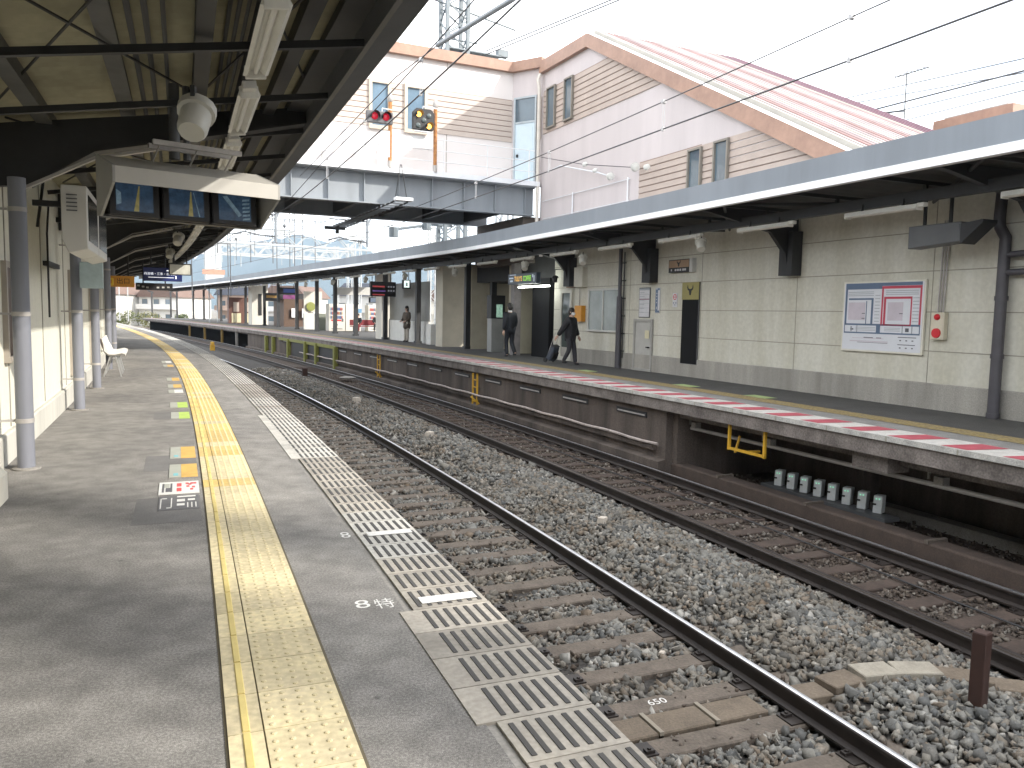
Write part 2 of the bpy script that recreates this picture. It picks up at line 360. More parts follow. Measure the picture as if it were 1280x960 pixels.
# face wall with slots
b = MB()
def face(s0, s1): b.sweep([(7.14, -2.0), (7.3, -2.0), (7.3, -.29), (7.14, -.29)], s0, s1, .6)
slots = [(22.46, 21.19), (19.94, 18.71), (17.64, 16.36), (15.14, 13.9)]
face(13.3, 62)
b.sweep([(7.05, -1.10), (7.15, -1.10), (7.15, -.98), (7.05, -1.0)], 13.6, 40, .6)
b.sweep([(6.98, -1.7), (7.16, -1.7), (7.16, -1.24), (6.98, -1.28)], 13.3, 62, .6)
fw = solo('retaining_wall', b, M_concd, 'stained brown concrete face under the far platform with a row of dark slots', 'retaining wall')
for i in range(16):
    a = 13.9 + 2.41*i; M = F(a+.62, 7.135, -.46); W_ = 1.25 if i % 3 else 1.15
    b = MB(); b.box((0, 0, 0), (.03, W_, .11), M); o = part('drain_slot', b, M_black, fw, world=True)
    b = MB(); b.box((-.014, 0, -.012), (.022, W_-.12, .03), M); part('slot_bar', b, M_pipe, o, world=True)
b = MB(); b.tube([P(q, 7.02, -.955 + .012*math.sin(q*3)) for q in np.arange(13.4, 47, .5)], .028, 6)
solo('conduit', b, mat('dusty_white_pipe', (.46, .40, .37), .7, .4, 8), 'dusty white conduit along the face of the far platform', 'conduit', smooth=40)
# dark space under the near half of the far platform
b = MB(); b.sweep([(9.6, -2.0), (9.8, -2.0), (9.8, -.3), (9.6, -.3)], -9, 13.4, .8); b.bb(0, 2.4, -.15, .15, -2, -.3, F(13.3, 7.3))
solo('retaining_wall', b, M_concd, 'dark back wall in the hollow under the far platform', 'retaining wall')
for i, s0 in enumerate((10.2, 7.2, 3.9, .8)):
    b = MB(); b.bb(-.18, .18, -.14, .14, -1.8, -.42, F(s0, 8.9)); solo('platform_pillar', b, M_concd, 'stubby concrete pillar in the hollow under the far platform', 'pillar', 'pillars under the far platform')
b = MB(); b.bb(-.05, .35, -.3, .3, -.52, -.28, F(8.55, 7.2)); solo('pier_block', b, M_lip, 'stained concrete block hanging under the far platform lip above the pipe', 'concrete block')
# earth of the track bed
def hb(d):
    return float(np.interp(d, [-1, 2.9, 3.25, 3.75, 4.35, 4.9, 5.2, 7.0, 12], [-1.60, -1.59, -1.55, -1.47, -1.47, -1.56, -1.575, -1.58, -1.62]))
ds_ = [-.6, 0, .8, 2.0, 2.9, 3.25, 3.75, 4.35, 4.9, 5.2]
b = MB(); b.sweep([(d, hb(d)-.015) for d in ds_], -9, 130, .5, closed=False); struct('ballast_bed', b, M_bal)
b = MB(); b.sweep([(d, hb(d)-.015) for d in (5.2, 6, 7, 8, 12)], -9, 130, .5, closed=False); struct('dirty_track_bed', b, M_dirt)

# ================================================================ track
RP = [(-.063, -.153), (.063, -.153), (.063, -.140), (.012, -.122), (.008, -.045), (.031, -.036), (.0325, -.010), (.024, -.001), (0, 0), (-.024, -.001), (-.0325, -.010), (-.031, -.036), (-.008, -.045), (-.012, -.122), (-.063, -.140)]
def rail(d, label, topm):
    e = thing('rail', label, 'rail', Matrix.Translation(P(6, d, ZR-.15)), 'running rails of the two tracks')
    b = MB(); b.sweep([(d+p[0], ZR+p[1]) for p in RP], -6, 120, .4); part('rail_web', b, M_rail, e, world=True, smooth=35)
    b = MB(); b.sweep([(d-.0235, ZR), (d-.01, ZR+.0022), (d+.01, ZR+.0022), (d+.0235, ZR)], -6, 120, .4, closed=False); part('running_face', b, topm, e, world=True, smooth=60)
rail(DA-1.70, 'rail hidden close under the near platform edge', M_railtop)
rail(DA, 'shiny rail nearest the near platform in view, along the ballast mound', M_railtop)
rail(DB, 'dull brown rail on the far side of the ballast mound', M_raildull)
rail(DC, 'bright topped rail closest to the far platform', M_railtop)
b = MB(); b.sweep([(DB+.085+p[0]*.8, ZR-.012+p[1]*.8) for p in RP], -6, 40, .4)
solo('guard_rail', b, M_rail, 'rusty guard rail laid tight beside the dull brown rail', 'guard rail', smooth=35)
def sleeper_proto(w, lab, grp, m):
    t = thing('sleeper', lab, 'sleeper', F(0, 0, 0), grp)
    b = MB(); b.box((0, 0, -.07), (2.5, w, .14))
    # worn, slightly cupped top
    part('beam', b, m, t, bevel=.012)
    for x in (-.75, .75):
        b = MB(); b.box((x, 0, .006), (.34, .17, .012)); b.box((x-.115, .04, .02), (.07, .05, .026)); b.box((x+.115, -.04, .02), (.07, .05, .026)); b.lathe([(.016, .03), (.016, .045)], 6, Matrix.Translation((x-.115, .04, 0))); b.lathe([(.016, .03), (.016, .045)], 6, Matrix.Translation((x+.115, -.04, 0)))
        part('tie_plate', b, M_rail, t)
    return t
ZS = ZR - .168
sp = sleeper_proto(.23, 'weathered brown sleeper under the near track', 'sleepers of the near track', M_sleep)
sf = sleeper_proto(.23, 'dark brown sleeper under the far track', 'sleepers of the far track', mat('dark_sleeper', (.075, .053, .042), .92, .4, 5.0, bump=.5, bscale=40, spots=.2))
def bare(root, M):
    r = root.copy(); COL.objects.link(r); r.matrix_world = M
    c = root.children[0].copy(); COL.objects.link(c); c.parent = r; return r
SLN = [5.73 + .575*i for i in range(-8, 70)]; SLF = [5.5 + .585*i for i in range(-4, 66)]
for i, q in enumerate(SLN):
    M = F(q, DN + .02*math.sin(i*2.3), ZS) @ Matrix.Rotation(.012*math.sin(i*1.7), 4, 'Z')
    if i == 0: sp.matrix_world = M
    elif q < 22: dup(sp, M)
    else: bare(sp, M)
for i, q in enumerate(SLF):
    M = F(q, DFA + .02*math.sin(i*2.9), ZS-.004) @ Matrix.Rotation(.012*math.sin(i*1.3), 4, 'Z')
    if i == 0: sf.matrix_world = M
    elif q < 22: dup(sf, M)
    else: bare(sf, M)
b = MB(); b.text('650', .115, F(5.74, 1.98, ZS+.0022)); solo('sleeper_number', b, M_white, 'white hand painted number 650 on a near sleeper', 'painted number')
# concrete pads between two near sleepers, and the pale duct across the mound
m_pad = mat('buff_concrete', (.17, .135, .10), .9, .3, 5, bump=.4, bscale=50, spots=.15)
for i, (d0, d1, lb) in enumerate(((1.42, 1.72, 'left'), (1.75, 2.22, 'middle'), (2.25, 2.72, 'right'))):
    b = MB(); b.bb(d0-DN, d1-DN, -.14, .14, -.14, .012, F(5.44, DN, ZS)); solo('crossing_pad', b, m_pad, lb + 'most buff concrete pad laid between two near sleepers by the 650', 'concrete pad', 'concrete pads by the numbered sleeper', bevel=.01)
for i in range(2):
    b = MB(); b.box((0, 0, 0), (.035, .30, .03), F(5.44, (1.735, 2.235)[i], ZS+.012)); solo('pad_clip', b, mat('pale_clip', (.27, .24, .19), .8), ('left' if i == 0 else 'right') + ' pale strip over the joint of the buff concrete pads', 'joint strip', 'strips between concrete pads')
duct = [(5.40, 3.05), (5.38, 3.35), (5.40, 3.7), (5.34, 4.05), (5.20, 4.4), (4.98, 4.75), (4.80, 5.0)]
for i in range(len(duct)-1):
    a = P(duct[i][0], duct[i][1]); c = P(duct[i+1][0], duct[i+1][1]); v = (c-a); an = math.atan2(v.y, v.x); mid = (a+c)/2; mid.z = hb((duct[i][1]+duct[i+1][1])/2)
    b = MB(); b.box((0, 0, 0), (v.length*.985, .24, .12), Matrix.Translation(mid) @ Matrix.Rotation(an, 4, 'Z'))
    solo('duct_cover', b, mat('pale_duct', (.33, .30, .245), .88, .25, 6, spots=.1) if i in (2, 3) else m_pad, ('pale' if i in (2, 3) else 'buff') + ' concrete cable duct cover curving across the ballast mound', 'duct cover', 'duct covers across the ballast mound', bevel=.008)
# cable trough beside the far rail
bt = MB(); bt.sweep([(7.28, -1.7), (7.28, -1.33), (7.31, -1.31), (7.56, -1.31), (7.59, -1.33), (7.59, -1.7)], -4, 14, .5)
bt2 = MB(); bt2.sweep([(8.9, -1.8), (8.9, -1.45), (9.15, -1.45), (9.15, -1.8)], -4, 10.2, .5)
solo('cable_trough', bt, mat('brown_trough', (.085, .062, .05), .92, .35, 4, spots=.2), 'long brown concrete cable trough beside the bright far rail', 'cable trough', bevel=.01)
solo('low_kerb', bt2, M_conc, 'low grey kerb in the dark hollow under the far platform', 'kerb')
for i in range(5):
    b = MB(); b.box((0, 0, 0), (.36, .05, .05), F(5.6+i*2.1, 7.44, -1.30)); solo('trough_clamp', b, M_sleep, 'brown clamp across the cable trough beside the far rail', 'clamp', 'clamps on the cable trough')
b = MB(); b.tube([P(q, 6.3 + .05*math.sin(q*.8) , ZR-.14) for q in np.arange(2, 34, .5)], .012, 5); solo('track_cable', b, M_black, 'thin black cable lying between the far rails', 'cable')
# stub post between the tracks
b = MB(); b.box((0, 0, .34), (.105, .105, .70)); b.lathe([(.074, .688), (.07, .697), (.02, .70)], 4, Matrix.Rotation(math.pi/4, 4, 'Z'))
solo('stub_post', b, mat('brown_stub', (.055, .026, .020), .7, .3, 6), 'dark brown square stub post standing in the ballast between the tracks', 'post', bevel=.006, M=F(4.68, 4.2, -1.56) @ Matrix.Rotation(.25, 4, 'Z'))
for (s0, d0, sz, lab) in ((10.31, 4.04, .12, 'pale square stone block half sunk in the ballast mound'), (6.5, 2.52, .055, 'small white pebble lying on a near sleeper end'), (18.5, 4.1, .16, 'flat buff slab lying on the far part of the ballast mound'), (26, 4.2, .2, 'pale slab far along the ballast mound')):
    b = MB(); b.box((0, 0, sz*.35), (sz*1.2, sz, sz*.8), taper=.85); solo('stone_block', b, mat('pale_stone', (.55, .49, .42), .85, .2, 9), lab, 'stone', M=F(s0, d0, hb(d0)+.02) @ Matrix.Rotation(.6, 4, 'Z'), bevel=.008)

# ================================================================ ballast stones (uncountable)
def stones(name, n, fs, fd, size, m, zoff, seed, keep=None):
    g = np.random.default_rng(seed)
    iv = np.array([(x, y, z) for x in (-1, 1) for y in (-1, 1) for z in (-1, 1)])*.62
    fi = np.array([(0, 1, 3), (0, 3, 2), (4, 6, 7), (4, 7, 5), (0, 4, 5), (0, 5, 1), (2, 3, 7), (2, 7, 6), (0, 2, 6), (0, 6, 4), (1, 5, 7), (1, 7, 3)])
    s = fs(g, n); d = fd(g, n)
    if keep is not None: k = keep(s, d); s, d = s[k], d[k]; n = len(s)
    th = np.interp(s, _s, _th); X = np.interp(s, _s, _x) + d*np.cos(th); Y = np.interp(s, _s, _y) + d*np.sin(th)
    Z = np.interp(d, [-1, 2.9, 3.25, 3.75, 4.35, 4.9, 5.2, 7.0, 12], [-1.60, -1.59, -1.55, -1.47, -1.47, -1.56, -1.575, -1.58, -1.62]) + zoff + g.uniform(-.012, .022, n)
    sz = size*np.exp(g.normal(0, .26, n))*.5
    V = (iv[None] + g.normal(0, .20, (n, 8, 3)))*np.where(g.uniform(size=(n, 8, 1)) < .22, .55, 1.0) * g.uniform(.62, 1.45, (n, 1, 3)) * sz[:, None, None]
    q = g.normal(size=(n, 4)); q /= np.linalg.norm(q, axis=1)[:, None]; a, b_, c, e = q.T
    Rm = np.stack([1-2*(c*c+e*e), 2*(b_*c-a*e), 2*(b_*e+a*c), 2*(b_*c+a*e), 1-2*(b_*b_+e*e), 2*(c*e-a*b_), 2*(b_*e-a*c), 2*(c*e+a*b_), 1-2*(b_*b_+c*c)], 1).reshape(n, 3, 3)
    V = np.einsum('nij,nkj->nki', Rm, V) + np.stack([X, Y, Z], 1)[:, None]
    Fs = (fi[None] + (np.arange(n)*8)[:, None, None]).reshape(-1, 3)
    me = bpy.data.meshes.new(name); me.vertices.add(n*8); me.vertices.foreach_set('co', V.reshape(-1).astype(np.float32))
    me.loops.add(len(Fs)*3); me.loops.foreach_set('vertex_index', Fs.reshape(-1).astype(np.int32)); me.polygons.add(len(Fs)); me.polygons.foreach_set('loop_start', (np.arange(len(Fs))*3).astype(np.int32))
    me.update(calc_edges=True); me.validate()
    at = me.attributes.new('stone', 'FLOAT', 'POINT'); at.data.foreach_set('value', np.repeat(g.uniform(0, 1, n), 8).astype(np.float32))
    me.materials.append(m); o = bpy.data.objects.new(name, me); COL.objects.link(o); return o
def stone_mat(name, cols):
    m = mat(name, (.2, .2, .2), .9, bump=.25, bscale=140); n = m.node_tree
    b = [q for q in n.nodes if q.type == 'BSDF_PRINCIPLED'][0]
    at = n.nodes.new('ShaderNodeAttribute'); at.attribute_name = 'stone'; r = n.nodes.new('ShaderNodeValToRGB'); r.color_ramp.interpolation = 'LINEAR'
    for i, (p, c) in enumerate(cols):
        if i < 2: e = r.color_ramp.elements[i]; e.position = p
        else: e = r.color_ramp.elements.new(p)
        e.color = (*c, 1)
    n.links.new(at.outputs['Fac'], r.inputs[0])
    t = n.nodes.new('ShaderNodeTexNoise'); t.inputs['Scale'].default_value = 55; mr = n.nodes.new('ShaderNodeMapRange'); mr.inputs[3].default_value = .7; mr.inputs[4].default_value = 1.3
    g_ = n.nodes.new('ShaderNodeNewGeometry'); n.links.new(g_.outputs['Position'], t.inputs['Vector']); n.links.new(t.outputs['Fac'], mr.inputs[0])
    mm = n.nodes.new('ShaderNodeMix'); mm.data_type = 'RGBA'; mm.blend_type = 'MULTIPLY'; mm.inputs[0].default_value = 1; n.links.new(r.outputs[0], mm.inputs[6]); n.links.new(mr.outputs[0], mm.inputs[7]); 
    t5 = n.nodes.new('ShaderNodeTexNoise'); t5.inputs['Scale'].default_value = 1.7; t5.inputs['Detail'].default_value = 5; n.links.new(g_.outputs['Position'], t5.inputs['Vector']); r5 = n.nodes.new('ShaderNodeValToRGB')
    r5.color_ramp.elements[0].position = .36; r5.color_ramp.elements[0].color = (.78, .71, .64, 1); r5.color_ramp.elements[1].position = .58; r5.color_ramp.elements[1].color = (.98, .98, .98, 1)
    m5 = n.nodes.new('ShaderNodeMix'); m5.data_type = 'RGBA'; m5.blend_type = 'MULTIPLY'; m5.inputs[0].default_value = 1; n.links.new(t5.outputs['Fac'], r5.inputs[0]); n.links.new(mm.outputs[2], m5.inputs[6]); n.links.new(r5.outputs[0], m5.inputs[7]); n.links.new(m5.outputs[2], b.inputs['Base Color'])
    return m
M_st1 = stone_mat('grey_stone', [(0, (.095, .097, .095)), (.35, (.185, .182, .168)), (.72, (.235, .225, .198)), (.92, (.18, .145, .11)), (1, (.40, .39, .36))])
M_st2 = stone_mat('brown_stone', [(0, (.055, .043, .035)), (.5, (.105, .082, .065)), (.85, (.14, .125, .105)), (1, (.24, .22, .195))])
nearS = lambda lo, hi: (lambda g, n: lo + (hi-lo)*g.uniform(0, 1, n)**1.35)
def offsl(arr, w=.112):
    A = np.array(arr)
    def k(s, d): return (np.abs(s[:, None]-A[None]).min(1) > w) | (d > 3.30) | (d < .95)
    return k
def clear(s, d):    # free of rails, pads and duct
    ok = (np.abs(d-DA) > .085) & (np.abs(d-DB) > .10) & (np.abs(d-DC) > .085) & (np.abs(d-DA+1.7) > .09)
    ok &= ~((np.abs(s-5.44) < .16) & (d > 1.4) & (d < 2.75))
    dd = np.interp(d, [q[1] for q in duct], [q[0] for q in duct]); ok &= ~((np.abs(s-dd) < .13) & (d > 3.0) & (d < 5.05)); return ok
kn = offsl(SLN); kf = np.array(SLF)
for nm, n, lo, hi, sz in (('ballast', 40000, .4, 13, .066), ('ballast', 26000, 12.5, 42, .075)):
    tag(stones(nm, n, nearS(lo, hi), lambda g, n: g.uniform(.25, 5.08, n), sz, M_st1, 0.0, int(n), lambda s, d: kn(s, d) & clear(s, d) & ((d > 3.2) | (np.sin(s*3.1+d*2)+np.sin(s*7.7-d*5) > -1.6))), kind='stuff')
tag(stones('ballast', 26000, nearS(.4, 40), lambda g, n: g.uniform(4.7, 7.15, n), .046, M_st2, -.004, 5, lambda s, d: (np.abs(s[:, None]-kf[None]).min(1) > .10) & clear(s, d)), kind='stuff')
tag(stones('ballast', 6000, nearS(.4, 22), lambda g, n: g.uniform(.3, 3.3, n), .034, M_st2, .02, 6, clear), kind='stuff')
tag(stones('ballast', 2500, nearS(2, 14), lambda g, n: g.uniform(7.6, 9.0, n), .035, M_st2, .0, 8), kind='stuff')
# ================================================================ near wall and canopy
nw = thing('platform_building', 'cream walled station building along the near platform', 'building', Matrix.Translation(P(12, -3.3)))
b = MB(); b.sweep([(-3.35, 0), (DW, 0), (DW, 3.25), (-3.35, 3.25)], -8, 34, .5); part('wall', b, M_creamwall, nw, world=True)
b = MB(); b.sweep([(-3.1, .0), (DW+.05, 0), (DW+.05, .27), (DW+.035, .285), (-3.1, .285)], -8, 34, .5); part('plinth', b, mat('pale_plinth', (.55, .54, .49), .8, .2, 2, streak=True), nw, world=True)
b = MB()
for q in np.arange(7.4, 33, 2.3): b.box((DW+.003-DW, 0, 1.75), (.012, .02, 2.9), F(q, DW, 0))
part('seam', b, M_groove, nw, world=True)
for s0, s1, z0, z1 in ((9.55, 10.35, 1.0, 1.86), (15.0, 15.9, .45, 2.0), (19.2, 20.1, .1, 2.0)):
    b = MB(); M = FN((s0+s1)/2, DW+.012, (z0+z1)/2); b.box((0, 0, 0), (s1-s0, z1-z0, .03), M); wi = part('window' if z0 > .3 else 'door', b, mat('brown_shutter', (.10, .065, .05), .5, .3, 4), nw, world=True)
    fr = MB(); hw, hh = (s1-s0)/2, (z1-z0)/2
    for c, d in (((0, hh+.03, 0), (s1-s0+.12, .06, .07)), ((0, -hh-.03, 0), (s1-s0+.12, .06, .09)), ((hw+.03, 0, 0), (.06, z1-z0, .07)), ((-hw-.03, 0, 0), (.06, z1-z0, .07))): fr.box(c, d, M)
    part('frame', fr, M_frame, wi, world=True)
b = MB(); b.sweep([(-3.05, 2.0), (-2.98, 2.0), (-2.98, 2.06), (-3.05, 2.06)], 12.2, 13.3, .5); b.tube([P(12.1, -2.98, 1.35), P(12.1, -2.98, 2.4), P(12.3, -2.98, 2.75)], .014, 6); part('conduit', b, M_steel, nw, world=True)
# the block at the wall's end
b = MB(); b.bb(-.45, .45, -.9, .9, 0, 3.2, F(35.3, -3.35)); eb = solo('wall_pier', b, mat('olive_grey_wall', (.27, .27, .23), .8, .3, 1.5, streak=True), 'olive grey wall pier at the far end of the near building', 'pier')
b = MB(); b.bb(-.25, .3, -.4, .5, 0, .3, F(7.0, -3.0)); solo('footing_block', b, mat('cream_foot', (.62, .60, .52), .8), 'rounded cream footing at the near end of the left wall', 'footing', bevel=.05)
# posts with pipe clamps
for i, (q, lab) in enumerate(((8.95, 'nearest thick grey downpipe post against the cream wall'), (13.55, 'second thick grey post along the cream wall'), (16.9, 'third thick grey post along the cream wall'), (21.6, 'fourth grey post, behind the white seats'), (26.2, 'fifth grey post along the cream wall'))):
    t = thing('canopy_post', lab, 'post', F(q, -2.81), 'grey posts along the cream wall')
    b = MB(); b.tube([(0, 0, 0), (0, 0, 2.63)], .072, 16); part('shaft', b, M_post, t, smooth=40)
    b = MB()
    for z in (.45, 1.42, 2.35): b.lathe([(.078, z-.02), (.078, z+.02)], 16); b.box((-.14, 0, z), (.12, .03, .02))
    part('clamp', b, M_pipe, t, smooth=40)
    b = MB(); b.lathe([(.12, 0), (.12, .012), (.095, .02)], 16); part('foot', b, M_conc, t, smooth=40)
def zr_roof(d): return 3.72 + (d+.15)*.165
nc = thing('canopy_roof', 'dark steel canopy with cream corrugated sheets over the near platform', 'canopy', Matrix.Translation(P(10, -1.5, 3.2)))
# corrugated sheet: waves run across the platform
prof_d = [-6.2, -4.5, -3.0, -1.5, -.3]
vs = []; fs = []; n = 0
qs = np.arange(-8, 62, .03) ; m_ = len(prof_d)
for i, q in enumerate(qs):
    wv = .022*(1, .35, -1, .35)[i % 4]
    for d in prof_d:
        p = P(q, d, zr_roof(d) + wv); vs.append(tuple(p))
for i in range(len(qs)-1):
    for j in range(m_-1): fs.append((i*m_+j, i*m_+j+1, (i+1)*m_+j+1, (i+1)*m_+j))
b = MB(); b.add(vs, fs); part('roof_sheet', b, M_cream, nc, world=True)
b = MB(); b.sweep([(-6.2, zr_roof(-6.2)+.03), (-.3, zr_roof(-.3)+.03), (-.3, zr_roof(-.3)+.06), (-6.2, zr_roof(-6.2)+.06)], -8, 62, .5); part('roof_deck', b, M_steel, nc, world=True)
# long members
for d, w_, h_, dz in ((-2.62, .13, .12, -.07), (-1.92, .13, .05, -.045), (-1.30, .11, .22, -.13), (-.96, .09, .10, -.22), (-.62, .11, .13, -.09), (-.33, .20, .08, -.10)):
    z = zr_roof(d) + dz; b = MB(); b.sweep([(d-w_/2, z-h_/2), (d+w_/2, z-h_/2), (d+w_/2, z+h_/2), (d-w_/2, z+h_/2)], -8, 60, .5)
    part('purlin', b, mat('galv_tray', (.11, .11, .105), .6, .3, 4) if d in (-1.92, -2.62) else M_beam, nc, world=True)
b = MB(); b.sweep([(-.21, 3.36), (-.04, 3.40), (-.02, 3.70), (.03, 3.72), (.03, 3.78), (-.24, 3.78), (-.24, 3.37)], -8, 61, .5); part('fascia', b, mat('near_fascia', (.09, .093, .096), .5, .25, 2), nc, world=True)
b = MB()
for d, r in ((-1.76, .022), (-1.66, .022), (-1.55, .018), (-1.14, .016), (-1.08, .016), (-1.02, .014)): b.tube([P(q, d, zr_roof(d)-.05) for q in np.arange(-8, 58, 1.)], r, 6)
part('conduit', b, mat('conduit_grey', (.07, .07, .07), .5), nc, world=True, smooth=50)
b = MB()
for q in np.arange(-4.3, 48, 1.53): 
    b.box((-1.55, 0, 0), (3.0, .05, .05), F(q, 0, 0) @ Matrix.Translation((0, 0, zr_roof(-1.55)-.045)) @ Matrix.Rotation(-math.atan(.165), 4, 'Y'))
part('cross_rail', b, M_steel, nc, world=True)
b = MB()
for i, q in enumerate(np.arange(-4.9, 46, 4.6)):
    for q0, q1 in ((q+.2, q+4.3), (q+4.3, q+.2)):
        for da, db in ((-2.9, -1.3), (-1.3, -.3)):
            b.tube([P(q0, da, zr_roof(da)-.09), P(q1, db, zr_roof(db)-.09)], .011, 5)
part('brace_rod', b, M_steel, nc, world=True)
for i, q in enumerate(np.arange(-4.5, 50, 4.6)):      # tapered haunch beams
    b = MB(); top = zr_roof(0)-.10
    pr = [(-3.04, 2.58), (-2.75, 2.62), (-2.2, 2.98), (-1.4, 3.17), (-.2, 3.46), (-.2, 3.52), (-.2, zr_roof(-.2)-.10), (-3.04, zr_roof(-3.04)-.10)]
    b.prism([(x, z) for x, z in pr], -.045, .045, 'y', F(q, 0)); b.prism([(-2.75, 2.60), (-2.2, 2.96), (-1.4, 3.15), (-.2, 3.44), (-.2, 3.465), (-1.4, 3.175), (-2.2, 2.985), (-2.75, 2.625)], -.10, .10, 'y', F(q, 0))
    part('beam', b, M_beam, nc, world=True)
    b = MB(); b.prism([(-2.9, 2.50), (-2.2, 2.885), (-1.45, 3.075), (-1.45, 3.10), (-2.2, 2.915), (-2.9, 2.53)], -.12, -.05, 'y', F(q, 0)); part('cable_tray', b, M_pipe, nc, world=True)

# ================================================================ far canopy
fc = thing('canopy_roof', 'long low canopy with grey fascia and white rim over the far platform', 'canopy', Matrix.Translation(P(15, 9, 3.5)))
def zf(s): return float(np.interp(s, [0, 25, 36, 48, 60, 100, 120], [0, 0, .09, .16, .16, .17, .17]))
b = MB(); b.sweep([(7.74, 3.66), (7.80, 3.66), (7.80, 4.02), (7.74, 4.02)], -8, 112, .6, zf=zf); part('fascia', b, M_fascia, fc, world=True)
b = MB(); b.sweep([(7.72, 3.55), (7.84, 3.55), (7.84, 3.665), (7.72, 3.665)], -8, 112, .6, zf=zf); part('rim', b, M_fasciaw, fc, world=True)
b = MB(); b.sweep([(7.80, 3.98), (10.35, 3.98), (10.35, 4.02), (7.80, 4.02)], -8, 112, .8, zf=zf)
b.sweep([(10.3, 3.98), (13.4, 3.94), (13.4, 4.0), (10.3, 4.02)], 28, 112, .8, zf=zf); part('roof_top', b, M_fascia, fc, world=True)
vs = []; fs = []; qs = np.arange(-8, 112, .075)
for i, q in enumerate(qs):
    wv = .018*(1, .3, -1, .3)[i % 4]
    for d in (7.84, 10.36): vs.append(tuple(P(q, d, 3.70 + wv + zf(q))))
for i in range(len(qs)-1): fs.append((2*i, 2*i+1, 2*i+3, 2*i+2))
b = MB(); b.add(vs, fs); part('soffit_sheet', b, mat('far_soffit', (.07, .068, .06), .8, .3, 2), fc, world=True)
b = MB(); b.sweep([(8.94, 3.33), (9.06, 3.33), (9.06, 3.50), (8.94, 3.50)], -8, 110, .6, zf=lambda s: zf(s)*.6); part('purlin', b, M_beam, fc, world=True)
for q in (-1.6, 3.5, 8.5, 13.62, 18.67, 22.98):
    b = MB(); M = F(q, 0)
    b.prism([(10.42, 2.40), (10.22, 2.40), (10.10, 2.86), (9.72, 3.26), (8.2, 3.56), (7.86, 3.60), (7.86, 3.68), (10.42, 3.68)], -.05, .05, 'y', M)
    b.prism([(10.42, 2.40), (10.16, 2.40), (10.16, 3.3), (10.42, 3.3)], -.19, .19, 'y', M); part('bracket', b, M_beam, fc, world=True)
b = MB()
for q in np.arange(-6, 108, 1.72): b.box((9.0, 0, 3.60), (2.3, .05, .06), F(q, 0)); 
for q in np.arange(-6, 108, 1.72): b.box((9.0, 0, 3.54), (.05, .05, .14), F(q, 0))
part('cross_rail', b, M_steel, fc, world=True)
b = MB()
for q in np.arange(-5, 60, 5.15): b.tube([P(q, 10.2, 3.5), P(q+2.5, 8.0, 3.62)], .03, 6); b.tube([P(q+5, 10.2, 3.5), P(q+2.5, 8.0, 3.62)], .03, 6)
part('brace_rod', b, M_steel, fc, world=True)

# ================================================================ far platform building (lower wall)
DF = 10.43
fb = thing('platform_building', 'cream panelled station building along the far platform', 'building', Matrix.Translation(P(15, 10.6)))
b = MB(); b.sweep([(DF, .36), (DF+.25, .36), (DF+.25, 3.97), (DF, 3.97)], -8, 24.22, .5); b.bb(0, 3.0, -.2, 0, .0, 3.62, F(24.22, DF+.01)); part('wall', b, M_farwall, fb, world=True)
b = MB(); b.sweep([(DF-.035, 0), (DF+.2, 0), (DF+.2, .44), (DF-.02, .455), (DF-.035, .44)], -8, 24.2, .5); part('plinth', b, M_plinth, fb, world=True)
b = MB()
for z in (1.0, 1.67, 2.37, 3.05): b.sweep([(DF-.004, z-.009), (DF+.01, z-.009), (DF+.01, z+.009), (DF-.004, z+.009)], -8, 24.2, .5)
for q in np.arange(1.01, 24, 3.13): b.box((-.001, 0, 2.0), (.008, .014, 3.2), F(q, DF, 0))
part('seam', b, M_groove, fb, world=True)
b = MB(); b.bb(-.16, .1, -.17, .17, 0, 3.5, F(8.36, DF)); part('pilaster', b, M_farwall, fb, world=True)
def framed(parent, nm, s0, s1, z0, z1, m_in, m_fr, fw=.05, d=DF, mull=0, dp=.05):
    if d == DF: s0, s1 = .9552*s0, .9552*s1; z0, z1 = (1.507+(q-1.507)*.955 if q > .1 else q for q in (z0, z1))
    M = FW((s0+s1)/2, d-.008, (z0+z1)/2); W, H = abs(s1-s0), z1-z0
    fr = MB()
    for c, q in (((0, H/2-fw/2, dp/2), (W, fw, dp)), ((0, -H/2+fw/2, dp/2+.01), (W+.03, fw, dp+.02)), ((W/2-fw/2, 0, dp/2), (fw, H-2*fw, dp)), ((-W/2+fw/2, 0, dp/2), (fw, H-2*fw, dp))): fr.box(c, q, M)
    for i in range(mull): fr.box((-W/2 + W*(i+1)/(mull+1), 0, dp/2-.003), (fw*.8, H-2*fw, dp), M)
    o = part(nm, fr, m_fr, parent, world=True)
    p = MB(); p.box((0, 0, .008), (W-2*fw, H-2*fw, .015), M); part('pane' if 'window' in nm else 'panel', p, m_in, o, world=True); return o
framed(fb, 'window', 23.06, 21.2, .99, 2.34, glass('frosted_glass', (.30, .34, .33), .25), mat('alu', (.55, .55, .52), .4), .055, mull=1)
dr = framed(fb, 'door', 20.42, 19.47, .0, 1.42, mat('door_grey', (.42, .415, .39), .55, .12, 3), mat('door_frame_grey', (.34, .335, .31), .55), .07)
b = MB(); b.box((.27, -.05, .06), (.10, .03, .05), FW(19.06, DF, .71)); part('handle', b, M_black, dr, world=True)
b = MB(); b.box((.22, .30, .045), (.20, .22, .006), FW(19.06, DF, .71)); part('notice', b, mat('yellow_note', (.62, .58, .40), .7), dr, world=True)
framed(fb, 'door', 24.87, 24.04, .02, 2.36, glass('door_glass', (.07, .09, .085), .12), mat('cream_frame', (.50, .49, .43), .55), .12)
